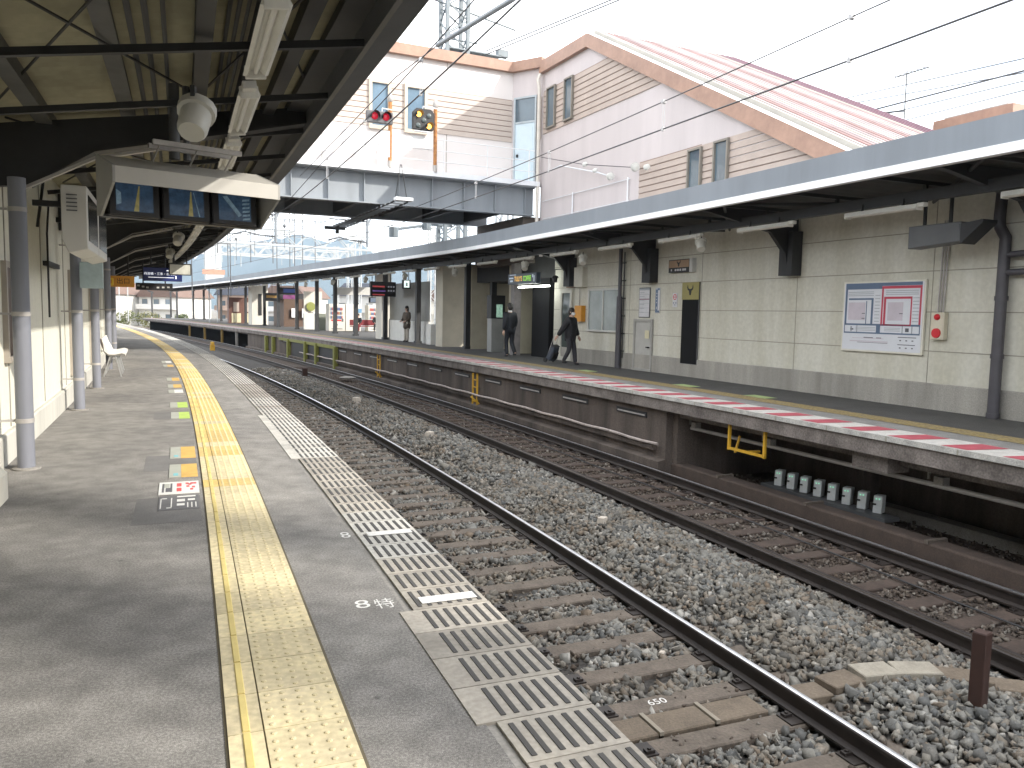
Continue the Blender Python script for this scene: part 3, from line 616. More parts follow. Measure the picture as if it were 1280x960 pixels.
# passage beyond the wall: cream inside walls, dark pillars, strip lamps
pb = thing('passage', 'dim passage with cream walls behind the lit sign on the far platform', 'passage', Matrix.Translation(P(27, 11)))
b = MB(); b.bb(0, .2, -3.2, 2.4, 0, 3.5, F(27.2, 14.2)); b.bb(-3.7, 0, 0, .2, 0, 3.5, F(27.6, 14.2)); b.bb(-2.0, .0, 0, .15, 0, 3.5, F(31.0, 12.4)); part('wall', b, mat('passage_wall', (.42, .39, .30), .8, .15, 2), pb, world=True)
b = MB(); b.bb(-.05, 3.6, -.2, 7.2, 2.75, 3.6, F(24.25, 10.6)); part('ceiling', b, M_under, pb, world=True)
b = MB(); b.bb(0, .35, -.66, .62, 0, 2.75, F(25.42, 10.55)); part('dark_panel', b, mat('door_black', (.009, .009, .010), .7, spec=.15), pb, world=True)
b = MB(); b.bb(-.14, .14, -.14, .14, 0, 3.5, F(26.72, 10.25)); part('pillar', b, mat('pillar_grey', (.24, .22, .22), .6, .3, 5), pb, world=True)
b = MB(); b.bb(-.04, .04, -.35, .35, .95, 2.0, F(26.9, 12.6)); b.bb(-.05, .05, -.1, .1, 0, 2.3, F(24.45, 11.0)); part('counter', b, M_black, pb, world=True)
tl = MB()
for q in (25.55, 24.45): tl.box((0, 0, 0), (.10, 1.05, .05), F(q, 10.05, 2.44))
tl.box((0, 0, 0), (.1, .9, .05), F(25.0, 11.0, 2.55))
part('strip_lamp', tl, mat('lit_tube', (.95, 1.0, .92), .4, .0, 1, emit=9.0), pb, world=True)

# ================================================================ upper gabled building over the stairs, and the bridge
ub = thing('gabled_building', 'pale pinkish building with copper trim and a striped red roof above the far platform', 'building', Matrix.Translation(P(18, 12, 3.6)))
DU = 10.5; GA, GB = (22.47, 10.0), (11.4, 4.15); SL = .5286
def roofz(s): return 10.0 if s >= GA[0] else 10.0 - (GA[0]-s)*SL
def wall_poly(d, pts, th, sgn=1):
    b = MB(); n = len(pts); vs = [P(s, d, z) for s, z in pts] + [P(s, d+th, z) for s, z in pts]
    b.add(vs, [tuple(range(n)), tuple(range(2*n-1, n-1, -1))] + [(i, i+n, (i+1) % n + n, (i+1) % n) for i in range(n)]); return b
step = list(np.arange(GB[0], GA[0], 1.0)) + [GA[0], 24, 25.5]
poly = [(s, roofz(s)-.02) for s in step] + [(s, 3.56) for s in (25.5, 24, 22.4, 20.4, 18.4, 16.4, 14.4, 12.4, 11.4)]
part('wall', wall_poly(DU, poly, .2), M_pink, ub, world=True)
b = MB(); b.bb(0, 6.2, -.2, 0, 3.5, 9.9, F(25.5, DU)); b.bb(5.6, 5.8, -8, 0, 3.5, 6.2, F(25.4, DU)); part('wall', b, M_pink, ub, world=True)
def siding(s0, s1, z0, z1, nb):
    sb = MB(); gp = MB(); hgt = (z1-z0)/nb
    for i in range(nb):
        za = z0 + i*hgt; zb = za + hgt
        def lim(z): return max(s0, GA[0] - (10.0-.36-z)/SL) if z > 0 else s0
        a0 = lim(za)
        if a0 >= s1: continue
        sb.sweep([(DU-.035, za+.012), (DU-.002, za), (DU-.002, zb-.012), (DU-.02, zb-.014)], a0, s1, .5)
        gp.sweep([(DU-.012, zb-.016), (DU-.001, zb-.016), (DU-.001, zb+.014), (DU-.012, zb+.014)], a0, s1, .5)
    part('siding', sb, M_siding, ub, world=True); part('siding_gap', gp, M_sidgap, ub, world=True)
siding(18.0, 25.35, 7.62, 9.05, 8); siding(11.5, 19.6, 4.2, 5.72, 9)
for s1, s0, z0, z1 in ((25.06, 24.46, 7.72, 9.07), (23.89, 23.33, 7.72, 9.07), (17.41, 16.86, 4.3, 5.66), (16.42, 15.88, 4.3, 5.68)):
    framed(ub, 'window', s1, s0, z0, z1, M_win, mat('dark_frame', (.22, .20, .17), .5), .05, d=DU-.03, dp=.07)
# trim along the eaves and the stair slope
b = MB()
tp = [(s, roofz(s)) for s in step]
vs = []
for s, z in tp: vs += [P(s, DU-.16, z-.34), P(s, DU-.14, z+.06), P(s, DU+.04, z+.08), P(s, DU+.04, z-.34)]
b.add(vs, [(4*i+j, 4*(i+1)+j, 4*(i+1)+(j+1) % 4, 4*i+(j+1) % 4) for i in range(len(tp)-1) for j in range(4)] + [(0, 1, 2, 3), tuple(4*(len(tp)-1)+j for j in (3, 2, 1, 0))]); part('fascia', b, M_trim, ub, world=True)
b = MB(); vs = []
for s, z in tp[:-2]: vs += [P(s, DU-.13, z+.07), P(s, DU+.05, z+.10)]
b.add(vs, [(2*i, 2*i+1, 2*i+3, 2*i+2) for i in range(len(tp)-3)]); part('flashing', b, M_fasciaw, ub, world=True)
# striped roof: ribs fall down the slope
rb = MB(); nrib = 24; d0, d1 = DU+.05, 16.1; cols = [2, 0, 3, 1, 0, 2, 0, 1, 3, 0, 2, 0, 0, 3, 1, 0, 2, 0, 1, 2, 4, 4, 4, 4]
for i in range(nrib):
    rb.cm = cols[i]; wr = (d1-d0)/nrib; a = d0 + i*wr
    pr = [(a, 0), (a+wr*.25, .0), (a+wr*.40, .11), (a+wr*.85, .11), (a+wr, 0)]
    n0 = len(rb.v)
    for s in (GA[0], 19.5, 16.5, 13.5, GB[0]): rb.v += [tuple(P(s, d, roofz(s)+.09+h)) for d, h in pr]
    for q in range(4):
        for j in range(4): rb.f.append((n0+q*5+j, n0+q*5+j+1, n0+(q+1)*5+j+1, n0+(q+1)*5+j)); rb.mi.append(rb.cm if j else 5)
rm = [mat('roof_pale', (.34, .30, .30), .7, .2, 1.5), mat('roof_pink', (.31, .225, .22), .7, .25, 1.5), mat('roof_faded', (.37, .35, .31), .6, .2, 1.5), mat('roof_rose', (.27, .165, .155), .7, .25, 1.5), mat('roof_maroon', (.12, .035, .06), .5, .2, 2), mat('roof_valley', (.05, .022, .025), .6, .25, 2)]
part('roof', rb, rm, ub, world=True)
b = MB(); b.bb(0, 6, 0, 3.2, 9.85, 10.03, F(22.5, DU)); b.bb(0, 6, 0, 12, 3.4, 3.55, F(10.5, DU+.3)); part('roof_deck', b, M_trim, ub, world=True)
b = MB(); b.tube([P(25.42, 10.36, 9.62), P(25.42, 10.28, 9.45), P(25.42, 10.34, 9.1), P(25.42, 10.34, 3.7)], .06, 10); part('downpipe', b, mat('cream_pipe', (.62, .58, .52), .5), ub, world=True, smooth=40)

br_ = thing('footbridge', 'pale enclosed footbridge on grey steel girders crossing over both tracks', 'bridge', Matrix.Translation(P(26, 4, 4.9)))
SB = 26.5; MBR = F(SB, 0)          # local: x = d, y along
def lx(*a, **k): return None
b = MB(); b.bb(-9, 9.86, 0, .15, 6.0, 9.9, MBR); b.bb(-9, 9.86, 3.35, 3.5, 6.0, 9.9, MBR)
part('wall', b, mat('white_cladding', (.70, .66, .64), .6, .06, .8), br_, world=True)
a0 = P(SB, 9.86); a1 = P(25.5, 10.5); v = a1-a0; ang = math.atan2(v.y, v.x); MCH = Matrix.Translation(a0) @ Matrix.Rotation(ang, 4, 'Z'); LCH = v.length
b = MB(); b.bb(0, LCH, 0, .15, 5.9, 9.9, MCH); part('chamfer_wall', b, M_pink, br_, world=True)
fr = MB(); fr.bb(.10, .16, -.06, .0, 5.98, 9.0, MCH); fr.bb(LCH-.26, LCH-.20, -.06, 0, 5.98, 9.0, MCH); fr.bb(.16, LCH-.26, -.06, 0, 8.94, 9.0, MCH); fr.bb(.16, LCH-.26, -.055, 0, 8.1, 8.16, MCH)
do = part('door', fr, mat('door_frame_pale', (.40, .45, .48), .5), br_, world=True)
b = MB(); b.bb(.16, LCH-.26, -.03, 0, 5.98, 8.1, MCH); b.bb(.25, LCH-.35, -.04, -.028, 6.2, 6.95, MCH); b.bb(.25, LCH-.35, -.04, -.028, 7.1, 7.95, MCH); part('leaf', b, mat('pale_blue_door', (.52, .62, .68), .45, .08, 3), do, world=True)
b = MB(); b.bb(.16, LCH-.26, -.02, 0, 8.16, 8.94, MCH); part('transom_pane', b, M_win, do, world=True)
b = MB(); b.bb(.24, .30, -.09, -.03, 6.95, 7.05, MCH); part('handle', b, M_steel, do, world=True)
# siding bands on the bridge
sb = MB(); gp = MB(); W1 = (4.71, 5.44); W2 = (5.90, 6.70)
for i in range(8):
    za = 7.50 + i*.18
    for x0, x1 in ((-9, W1[0]-.0), (W1[1], W2[0]), (W2[1], 9.84)):
        sb.bb(x0, x1, -.03, -.002, za, za+.155, MBR); gp.bb(x0, x1, -.012, -.002, za+.155, za+.18, MBR)
    sb.bb(LCH-.19, LCH-.02, -.03, -.002, za, za+.155, MCH)
part('siding', sb, mat('bridge_siding', (.50, .43, .38), .65, .1, 2), br_, world=True); part('siding_gap', gp, M_sidgap, br_, world=True)
for x0, x1 in (W1, W2):
    fr = MB(); z0, z1 = 7.40, 8.98
    for q in ((x0, x0+.10, z0, z1), (x1-.10, x1, z0, z1), (x0+.10, x1-.10, z1-.12, z1), (x0+.10, x1-.10, z0, z0+.12)): fr.bb(q[0], q[1], -.10, 0, q[2], q[3], MBR)
    wo = part('window', fr, mat('tan_frame', (.52, .45, .36), .5), br_, world=True)
    b = MB(); b.bb(x0+.10, x1-.10, -.03, 0, z0+.12, z1-.12, MBR); part('pane', b, glass('blue_pane', (.16, .24, .32)), wo, world=True)
b = MB()
for x in (3.2, 7.4): b.bb(x, x+.02, -.006, 0, 6.1, 9.85, MBR)
part('seam', b, M_groove, br_, world=True)
b = MB(); b.bb(-9, 9.9, -.18, .2, 9.86, 10.20, MBR); b.bb(-.05, LCH+.05, -.18, .2, 9.862, 10.198, MCH); part('fascia', b, M_trim, br_, world=True)
b = MB(); b.bb(-9, 9.9, 0.1, 3.6, 10.15, 10.3, MBR); part('roof', b, M_trim, br_, world=True)
MG = F(25.8, 0)
b = MB(); b.bb(-9, 10.38, 0, .03, 4.92, 5.86, MG); b.bb(-9, 10.38, -.14, .17, 4.90, 4.94, MG); b.bb(-9, 10.38, -.14, .17, 5.83, 5.865, MG)
b.bb(-9, 10.38, 4.0, 4.03, 4.92, 5.86, MG); b.bb(-9, 10.38, 3.86, 4.17, 4.90, 4.94, MG); part('girder', b, M_grd, br_, world=True)
b = MB()
for i in range(16): b.bb(10.0-i*1.13, 10.03-i*1.13, -.13, .0, 4.94, 5.83, MG)
part('stiffener', b, M_grd, br_, world=True)
b = MB(); b.bb(-9, 10.4, -.45, 4.6, 5.87, 6.03, MG); part('walkway', b, M_grdw, br_, world=True)
b = MB()
for i in range(12): b.bb(9.4-i*1.7, 9.55-i*1.7, .04, 4.0, 5.0, 5.7, MG)
b.bb(-9, 10.3, 1.9, 2.0, 5.3, 5.8, MG); part('cross_beam', b, M_beam, br_, world=True)
b = MB()
for i in range(13): b.tube([MG @ Vector((10.0-i*1.55, -.40, 6.0)), MG @ Vector((10.0-i*1.55, -.40, 7.05))], .016, 6)
for z in (6.35, 6.7, 7.05): b.tube([MG @ Vector((-9, -.40, z)), MG @ Vector((10.2, -.40, z))], .013, 6)
part('railing', b, mat('white_rail', (.76, .77, .78), .5), br_, world=True)
b = MB(); b.bb(10.05, 12.2, .1, 4.2, 3.3, 4.89, MG); part('abutment', b, mat('abutment_shade_brown', (.12, .10, .085), .9, .3, 2), br_, world=True)  # dark brown puts the shade under the bridge into the colour

# a second trimmed roof further right, with an aerial
sb2 = thing('trimmed_building', 'low cream building with copper roof trim at the right edge behind the canopy', 'building', F(16.0, 17.5))
b = MB(); b.prism([(0, 0), (0, -1.95), (7, -1.95), (7, 1.0), (.9, .7)], -2, 6.62, 'z'); part('wall', b, M_pink, sb2)
b = MB(); b.prism([(-.18, .05), (-.18, -2.13), (7.2, -2.13), (7.2, 1.2), (.75, .85)], 6.55, 6.84, 'z'); part('fascia', b, M_trim, sb2)
b = MB(); b.prism([(.1, -.05), (.1, -1.8), (6.8, -1.8), (6.8, .8), (.95, .55)], 6.84, 6.95, 'z'); part('roof', b, M_pipe, sb2)
b = MB(); b.bb(.05, .5, .30, .36, 5.9, 6.5); part('window', b, M_win, sb2)
ta = thing('aerial', 'thin television aerial on a mast beyond the striped roof', 'aerial', F(20.7, 22, 6))
b = MB(); b.tube([(0, 0, 0), (0, 0, 4.1)], .022, 6); b.tube([(0, 0, 2.75), (-.5, .6, 2.75)], .03, 5); part('mast', b, M_dgrey, ta)
b = MB(); b.tube([(0, .5, 4.0), (0, -.85, 4.0)], .022, 5)
for y in (.4, .2, 0, -.25, -.5, -.75): b.tube([(-.3, y, 4.0), (.3, y, 4.0)], .014, 4)
part('antenna', b, M_dgrey, ta)

# unseen slotted tower added behind the camera's right shoulder to band the platform sun
def MT(dist, u): return mat_from((.3, .954, 0), (-.954, .3, 0), (0, 0, 1), Vector((.954*dist + .3*u, -.3*dist + .954*u, -2.1)))
ft = thing('added_shade_tower', 'unseen slotted tower added to cast shade bands on the near platform', 'building', MT(46, 0))
m_ft = mat('shade_tower_wall', (.45, .43, .40), .8, .12, .3)
for u0, u1 in ((-26, 1.85), (2.45, 3.55), (4.15, 4.95)):
    b = MB(); b.bb(u0, u1, -9, 0, 0, 36 if u0 < 0 else 34); part('wall', b, m_ft, ft)
for k in range(9):
    for fl in range(11):
        x = -24.5 + k*2.9; b = MB(); b.bb(x, x+1.6, 0, .06, 1.2+fl*3.1, 2.7+fl*3.1); wo = part('window', b, M_frame, ft); b = MB(); b.bb(x+.08, x+1.52, .06, .08, 1.28+fl*3.1, 2.62+fl*3.1); part('pane', b, M_win, wo)
# ================================================================ lamps and loudspeakers
def strip_lamp(label, grp):
    t = thing('strip_lamp', label, 'lamp', Matrix.Identity(4), grp)
    b = MB(); b.prism([(-.055, .07), (.055, .07), (.085, .0), (.06, -.01), (.03, .03), (-.03, .03), (-.06, -.01), (-.085, .0)], -.70, .70, 'y'); part('housing', b, M_lamp, t)
    b = MB(); b.tube([(0, -.66, .012), (0, .66, .012)], .016, 8); part('tube', b, M_tubeoff, t, smooth=40)
    b = MB(); b.box((0, -.70, .02), (.14, .025, .09)); b.box((0, -.755, .05), (.10, .12, .06)); part('end_cap', b, M_lamp, t, bevel=.004); b = MB(); b.box((0, .70, .02), (.14, .025, .09)); part('end_cap', b, M_lamp, t, bevel=.004)
    [part('hanger', (lambda b: (b.box((0, y, .12), (.03, .03, .12)), b)[1])(MB()), M_steel, t) for y in (-.4, .4)]
    return t
la = strip_lamp('unlit white strip lamp in the row under the near canopy', 'strip lamps under the near canopy')
near_lab = {1: 'nearest unlit strip lamp under the near canopy, at the top of the photo', 2: 'second unlit strip lamp under the near canopy, crossing the haunched beam', 3: 'third unlit strip lamp under the near canopy, behind the white monitor hood'}
for i in range(15):
    M = F(3.86 + 1.96*i, -.97, 3.12) @ Matrix.Rotation(-.12, 4, 'Y')
    o = la if i == 0 else dup(la, M)
    if i == 0: la.matrix_world = M
    if i in near_lab: o['label'] = near_lab[i]
lf = strip_lamp('small strip lamp in the long row along the far canopy', 'strip lamps along the far canopy')
far_lab = {1: 'strip lamp at the right edge under the far canopy', 2: 'strip lamp above and right of the framed timetable under the far canopy', 3: 'strip lamp above the second bracket from the right under the far canopy', 4: 'strip lamp above the black door under the far canopy', 5: 'strip lamp beside the downpipe under the far canopy'}
for i in range(30):
    q = 7.50 + 2.70*(i-1)
    M = F(q, 8.93, 3.22 + zf(q)*.6)
    o = lf if i == 0 else dup(lf, M)
    if i == 0: lf.matrix_world = M
    if i in far_lab: o['label'] = far_lab[i]
def speaker(label, grp, M):
    t = thing('loudspeaker', label, 'loudspeaker', M, grp)
    b = MB(); R0 = Matrix.Rotation(math.radians(38), 4, 'X'); b.lathe([(.085, -.13), (.10, -.10), (.105, .05), (.128, .06), (.130, .12), (.11, .13)], 14, R0); part('case', b, mat('speaker_cream', (.50, .49, .44), .55, .1), t, smooth=40)
    b = MB(); b.lathe([(.10, .128), (.05, .134)], 14, R0); part('grille', b, M_dgrey, t)
    b = MB(); b.box((0, .02, .14), (.03, .05, .16)); b.box((0, -.1, -.02), (.035, .012, .05)); part('bracket', b, M_steel, t); return t
sk = speaker('nearest cream loudspeaker under the near canopy, above the white monitor hood', 'loudspeakers under the near canopy', F(6.3, -1.37, 2.73) @ Matrix.Rotation(2.85, 4, 'Z') @ Matrix.Scale(.95, 4))
for i, (q, d) in enumerate(((14.6, -1.32), (20.5, -1.3), (26, -1.3))): dup(sk, F(q, d, 3.05) @ Matrix.Rotation(2.85, 4, 'Z'), ('second', 'third', 'fourth')[i] + ' cream loudspeaker along the near canopy, beyond the monitor hood')
sf_ = speaker('cream loudspeaker hanging under the far canopy', 'loudspeakers under the far canopy', F(14.9, 9.0, 3.06) @ Matrix.Rotation(2.6, 4, 'Z'))
for i, q in enumerate((20.0, 23.6, 29.5, 35.2, 41, 47, 53)): dup(sf_, F(q, 9.0, 3.02 + zf(q)*.6) @ Matrix.Rotation(2.6, 4, 'Z'), 'cream loudspeaker hanging under the far canopy' if i else 'cream loudspeaker beside the top of the black downpipe under the far canopy')
sf_['label'] = 'cream loudspeaker left of the bracket over the black door under the far canopy'

# ================================================================ near platform fittings
# hooded monitor box
mb_ = thing('monitor_box', 'white hooded box with three train monitors hanging under the near canopy', 'monitor', F(7.77, -1.30, 2.25) @ Matrix.Rotation(.30, 4, 'Z'))
b = MB(); b.prism([(0, .22), (0, .345), (.52, .50), (.52, .48), (.02, .33), (.02, .22)], -.66, .66, 'x'); part('hood', b, mat('hood_white', (.44, .425, .385), .5, .08, 2), mb_)
for x in (-.67, .67):
    b = MB(); b.prism([(0, .22), (0, .347), (.53, .505), (.53, .0), (.42, -.01)], x-.01, x+.01, 'x'); part('side_panel', b, mat('hood_grey', (.30, .295, .275), .55, .1, 3), mb_)
b = MB(); b.bb(-.66, .66, .40, .53, -.01, .01); part('floor', b, M_black, mb_); b = MB(); b.bb(-.66, .66, .515, .53, .01, .475); part('back', b, M_black, mb_)
m_scr = [mat('screen_blue', (.035, .07, .125), .2, .75, 16, emit=.12), mat('screen_yellow', (.27, .23, .08), .25, .5, 20, emit=.12), mat('screen_pale', (.15, .23, .29), .25, .6, 22, emit=.14)]
for k in range(3):
    x = -.43 + k*.42; M = Matrix.Translation((x, .36, .155)) @ Matrix.Rotation(math.radians(86), 4, 'X')
    b = MB(); b.box((0, 0, -.07), (.40, .31, .14), M); mo = part('monitor', b, M_black, mb_, bevel=.01)
    b = MB(); b.quad([(-.145, -.115, .003), (.145, -.115, .003), (.145, .115, .003), (-.145, .115, .003)], M)
    b.cm = 1
    if k < 2: b.quad([(-.01+.02*k, -.112, .005), (.03+.02*k, -.112, .005), (.041, .10, .005), (.033, .10, .005)], M)
    b.cm = 2
    if k == 0: b.quad([(-.143, -.07, .006), (-.105, -.055, .006), (-.105, .035, .006), (-.143, .06, .006)], M)
    if k == 1: b.quad([(.055, .095, .006), (.06, .095, .006), (.11, -.112, .006), (.10, -.112, .006)], M)
    if k == 2:
        b.quad([(-.11, .09, .006), (-.07, .10, .006), (.06, -.06, .006), (.03, -.08, .006)], M)
        for yy in range(6): b.quad([(.07, .08-.034*yy, .006), (.135, .09-.034*yy, .006), (.13, .072-.034*yy, .006), (.065, .062-.034*yy, .006)], M)
    part('screen', b, m_scr, mo)
b = MB(); b.tube([(-.12, .3, .50), (-.12, .3, 1.12)], .045, 10); b.tube([(-.02, .3, .50), (-.02, .3, 1.12)], .03, 8); part('hanger', b, M_dgrey, mb_, smooth=40)
b = MB(); b.bb(-.36, .36, .05, .09, .56, .60); b.bb(-.34, .34, .25, .29, .56, .60)
for x in (-.3, 0, .3): b.tube([(x, .07, .58), (x, .30, .46)], .008, 5)
part('bracket', b, M_pipe, mb_)
# wall monitor cabinet: two modules
wm = thing('display_cabinet', 'white louvred cabinet with two dark screens bracketed to the cream wall', 'display', F(10.1, -2.50, 2.05))
for k in range(2):
    b = MB(); y0 = .0 + 1.28*k; dz = .0; b.prism([(-.10, .14+dz), (-.04, 0+dz), (.14, .05+dz), (.14, .70+dz), (-.10, .70+dz)], y0, y0+1.24, 'y'); c = part('cabinet', b, mat('cabinet_white', (.60, .59, .55), .5, .08, 2), wm, bevel=.008)
    b = MB(); b.bb(.138, .146, y0+.10, y0+1.14, .14, .62); part('screen', b, M_blackgl, c)
    if k == 0:
        b = MB()
        for z in (.46, .50, .54, .58, .62): b.box((.0, -.004, z-.02), (.10, .012, .012))
        part('louvre', b, M_dgrey, c)
b = MB(); b.bb(-.40, -.1, .3, .36, .5, .56); b.bb(-.40, -.1, 2.1, 2.16, .5, .56); b.tube([(-.4, .6, .3), (-.3, .6, 1.0)], .015, 6); part('bracket', b, M_steel, wm)
# hanging signs further on
def hang_sign(name, label, s, d0, d1, z0, z1, m, dp=.14, hang=3.4, group=None):
    t = thing(name, label, 'sign', F(s, (d0+d1)/2, z0), group); W, H = d1-d0, z1-z0
    b = MB(); b.box((0, 0, H/2), (W, dp, H)); part('case', b, m, t, bevel=.01)
    if hang:
        b = MB()
        for x in (-W*.3, W*.3): b.tube([(x, 0, H), (x, 0, hang-z0)], .02, 6)
        part('hanger', b, M_steel, t)
    return t
t = hang_sign('hanging_sign', 'deep blue hanging destination sign with white lettering under the near canopy', 27, -2.0, -.93, 2.28, 2.68, M_blue)
b = MB(); M = Matrix.Rotation(math.pi/2, 4, 'X'); b.text('丹波橋・三条・出町柳', .088, Matrix.Translation((-.08, -.075, .21)) @ M); b.quad([(-.40, -.073, .10), (.30, -.073, .10), (.30, -.073, .115), (-.40, -.073, .115)]); b.quad([(.10, -.073, .30), (.22, -.073, .30), (.22, -.073, .33), (.10, -.073, .33)]); b.box((.36, -.074, .12), (.035, .004, .09))
part('lettering', b, mat('sign_white_lit', (.75, .78, .85), .4, .02, emit=.5), t)
t = hang_sign('mirror_lamp_box', 'pale faced box with a dark rim hanging in front of the blue sign', 26, -1.34, -.73, 2.44, 2.78, M_black, dp=.10)
b = MB(); b.box((0, -.052, .165), (.55, .01, .28)); part('face', b, mat('pale_face', (.62, .62, .55), .3, .3, 4), t)
t = hang_sign('hanging_sign', 'small bright yellow sign projecting from the near wall', 23, -3.02, -2.72, 2.02, 2.20, mat('sign_yellow', (.75, .50, .03), .45), hang=0)
b = MB(); b.quad([(-.12, -.072, .06), (.02, -.072, .06), (.02, -.072, .085), (-.12, -.072, .085)]); b.quad([(.05, -.072, .05), (.12, -.072, .05), (.12, -.072, .13), (.05, -.072, .13)]); part('marking', b, M_orange, t)
t = hang_sign('hanging_sign', 'wide orange way out sign under the near canopy', 25, -3.0, -2.25, 2.03, 2.33, M_orange)
b = MB(); b.text('出口', .17, Matrix.Translation((.10, -.074, .15)) @ M); b.box((-.2, -.074, .15), (.1, .006, .13)); part('lettering', b, M_black, t)
t = hang_sign('hanging_sign', 'dark hanging board right of the orange sign under the near canopy', 28, -2.2, -1.15, 2.02, 2.24, M_black)
b = MB()
for x in (-.45, -.32, -.2, .1, .25, .4): b.box((x, -.073, .11 + .03*math.sin(x*40)), (.07, .004, .05))
part('marking', b, M_grey, t)
t = hang_sign('wall_sign', 'pale blue notice hanging under the display cabinet on the near wall', 13.4, -2.75, -2.45, 1.75, 2.12, mat('pale_blue_notice', (.40, .50, .52), .5, .2, 6), dp=.05, hang=0)
# seats
st = thing('waiting_bench', 'row of white moulded bucket seats on steel legs against the near wall', 'seat', F(20.5, -2.72))
for k in range(4):
    y = -.75 + k*.5
    pr = [(.30, .43), (.24, .455), (.10, .425), (-.02, .43), (-.10, .50), (-.16, .66), (-.20, .80), (-.175, .80), (-.135, .66), (-.075, .515), (-.0, .455), (.10, .45), (.24, .48), (.31, .455)]
    b = MB(); n_ = 9; m_ = len(pr); vs = []
    for j in range(n_):
        u = -1 + 2*j/(n_-1)
        for x, z in pr:
            wdt = .23*(1 - .12*max(0, (z-.6)/.2)); lift = .05*(abs(u)**3)*(1 if z < .55 else .5); vs.append((x + (.05*abs(u)**3 if z > .5 else 0), y + u*wdt, z+lift))
    b.add(vs, [(j*m_+i, (j+1)*m_+i, (j+1)*m_+(i+1) % m_, j*m_+(i+1) % m_) for j in range(n_-1) for i in range(m_)] + [tuple(range(m_)), tuple(range(n_*m_-1, (n_-1)*m_-1, -1))])
    part('seat', b, mat('seat_white', (.72, .70, .66), .35, .1, 4), st, smooth=50)
b = MB()
for y in (-.95, -.25, .25, .95): b.tube([(.22, y, 0), (.12, y, .42)], .014, 6); b.tube([(-.12, y, 0), (.0, y, .42)], .014, 6)
b.tube([(.08, -1.0, .41), (.08, 1.0, .41)], .018, 6); part('frame', b, mat('chrome_leg', (.55, .55, .54), .3, .1, metal=.7), st, smooth=40)
for (q, d, m, r_, lab, h) in ((31.5, -2.95, M_navy, .07, 'slim navy blue post standing past the wall pier', 3.2), (40.3, -2.75, M_post, .07, 'slim grey post farthest along the near platform', 3.3), (37.6, -2.9, M_post, .05, 'thin white striped post near the end of the near wall', 3.0), (46, -2.9, M_post, .07, 'grey canopy post beyond the farthest near wall', 3.4)):
    b = MB(); b.tube([(0, 0, 0), (0, 0, h)], r_, 10); b.lathe([(r_*1.5, 0), (r_*1.5, .02)], 10); solo('canopy_post', b, m, lab, 'post', smooth=40, M=F(q, d))
b = MB(); b.box((0, 0, 1.2), (.5, .06, 1.7)); b.box((-.2, 0, .2), (.04, .05, .4)); b.box((.2, 0, .2), (.04, .05, .4)); solo('poster_board', b, mat('poster_mix', (.55, .50, .46), .5, .5, 6, col2=(.45, .12, .10)), 'reddish poster board standing at the end of the near wall', 'poster board', M=F(42, -3.2))
# floor tiles beside the tactile strip
def floor_tile(label, s0, s1, d0, d1, cols, extra=None):
    t = thing('floor_sign', label, 'floor sign', F((s0+s1)/2, (d0+d1)/2, .0), 'boarding tiles beside the tactile strip'); W, H = d1-d0, s1-s0
    x = -W/2
    for fr_, m in cols:
        b = MB(); b.bb(x, x+W*fr_-.001, -H/2, H/2, .001, .006); part('tile', b, m, t); x += W*fr_
    if extra: extra(t, W, H)
    return t
m_tg = mat('tile_grey', (.40, .41, .36), .75, .15, 8); m_to = mat('tile_orange', (.68, .43, .12), .7, .2, 6); m_tl = mat('tile_lime', (.44, .60, .13), .7, .2, 6); m_tw = mat('tile_white', (.68, .68, .65), .7, .12, 8); m_cy = mat('tile_cyan', (.20, .48, .52), .7); m_tr = mat('tile_red', (.62, .10, .10), .7, .2, 10); m_tb = mat('tile_ink', (.12, .12, .13), .7)
floor_tile('orange and grey floor tile just beyond the white tile with red marks', 8.13, 8.75, -1.60, -1.36, ((.42, m_tg), (.58, m_to)), lambda t, W, H: part('mark', (lambda b: (b.bb(-W*.35, -W*.18, -H*.4, -H*.22, .006, .0075), b)[1])(MB()), m_cy, t))
floor_tile('orange and grey floor tile, second beyond the white tile with red marks', 9.10, 9.78, -1.60, -1.36, ((.42, m_tg), (.58, m_to)), lambda t, W, H: part('mark', (lambda b: (b.bb(-W*.35, -W*.18, -H*.4, -H*.25, .006, .0075), b)[1])(MB()), m_cy, t))
floor_tile('lime green and grey floor tile, the nearer of the green pair', 12.2, 12.9, -1.60, -1.36, ((.42, m_tg), (.58, m_tl)))
floor_tile('lime green and grey floor tile, the farther of the green pair', 13.5, 14.2, -1.61, -1.36, ((.42, m_tg), (.58, m_tl)))
def ex_w(t, W, H):
    b = MB(); b.bb(-W*.42, -W*.37, -H*.36, H*.36, .006, .0075); b.bb(-W*.22, -W*.17, -H*.36, H*.36, .006, .0075); b.bb(-W*.33, -W*.2, -H*.34, -H*.02, .006, .008); part('ink_mark', b, m_tb, t)
    b = MB(); b.bb(-W*.40, -W*.24, .02*H, H*.34, .006, .0072); part('pale_panel', b, m_tg, t)
    b = MB(); b.bb(-.06*W, .06*W, .06*H, .34*H, .006, .0075); b.bb(-.06*W, .06*W, -.34*H, -.06*H, .006, .0075)
    for x, y in ((.2, .3), (.27, .22), (.32, .30), (.40, .30), (.36, -.02), (.31, -.2), (.22, .05)): b.bb(x*W-.012, x*W+.012, y*H-.03, y*H+.03, .006, .0075)
    part('red_mark', b, m_tr, t)
floor_tile('white floor tile with red marks and a dark panel beside the tactile strip', 7.45, 7.92, -1.67, -1.36, ((1, m_tw),), ex_w)
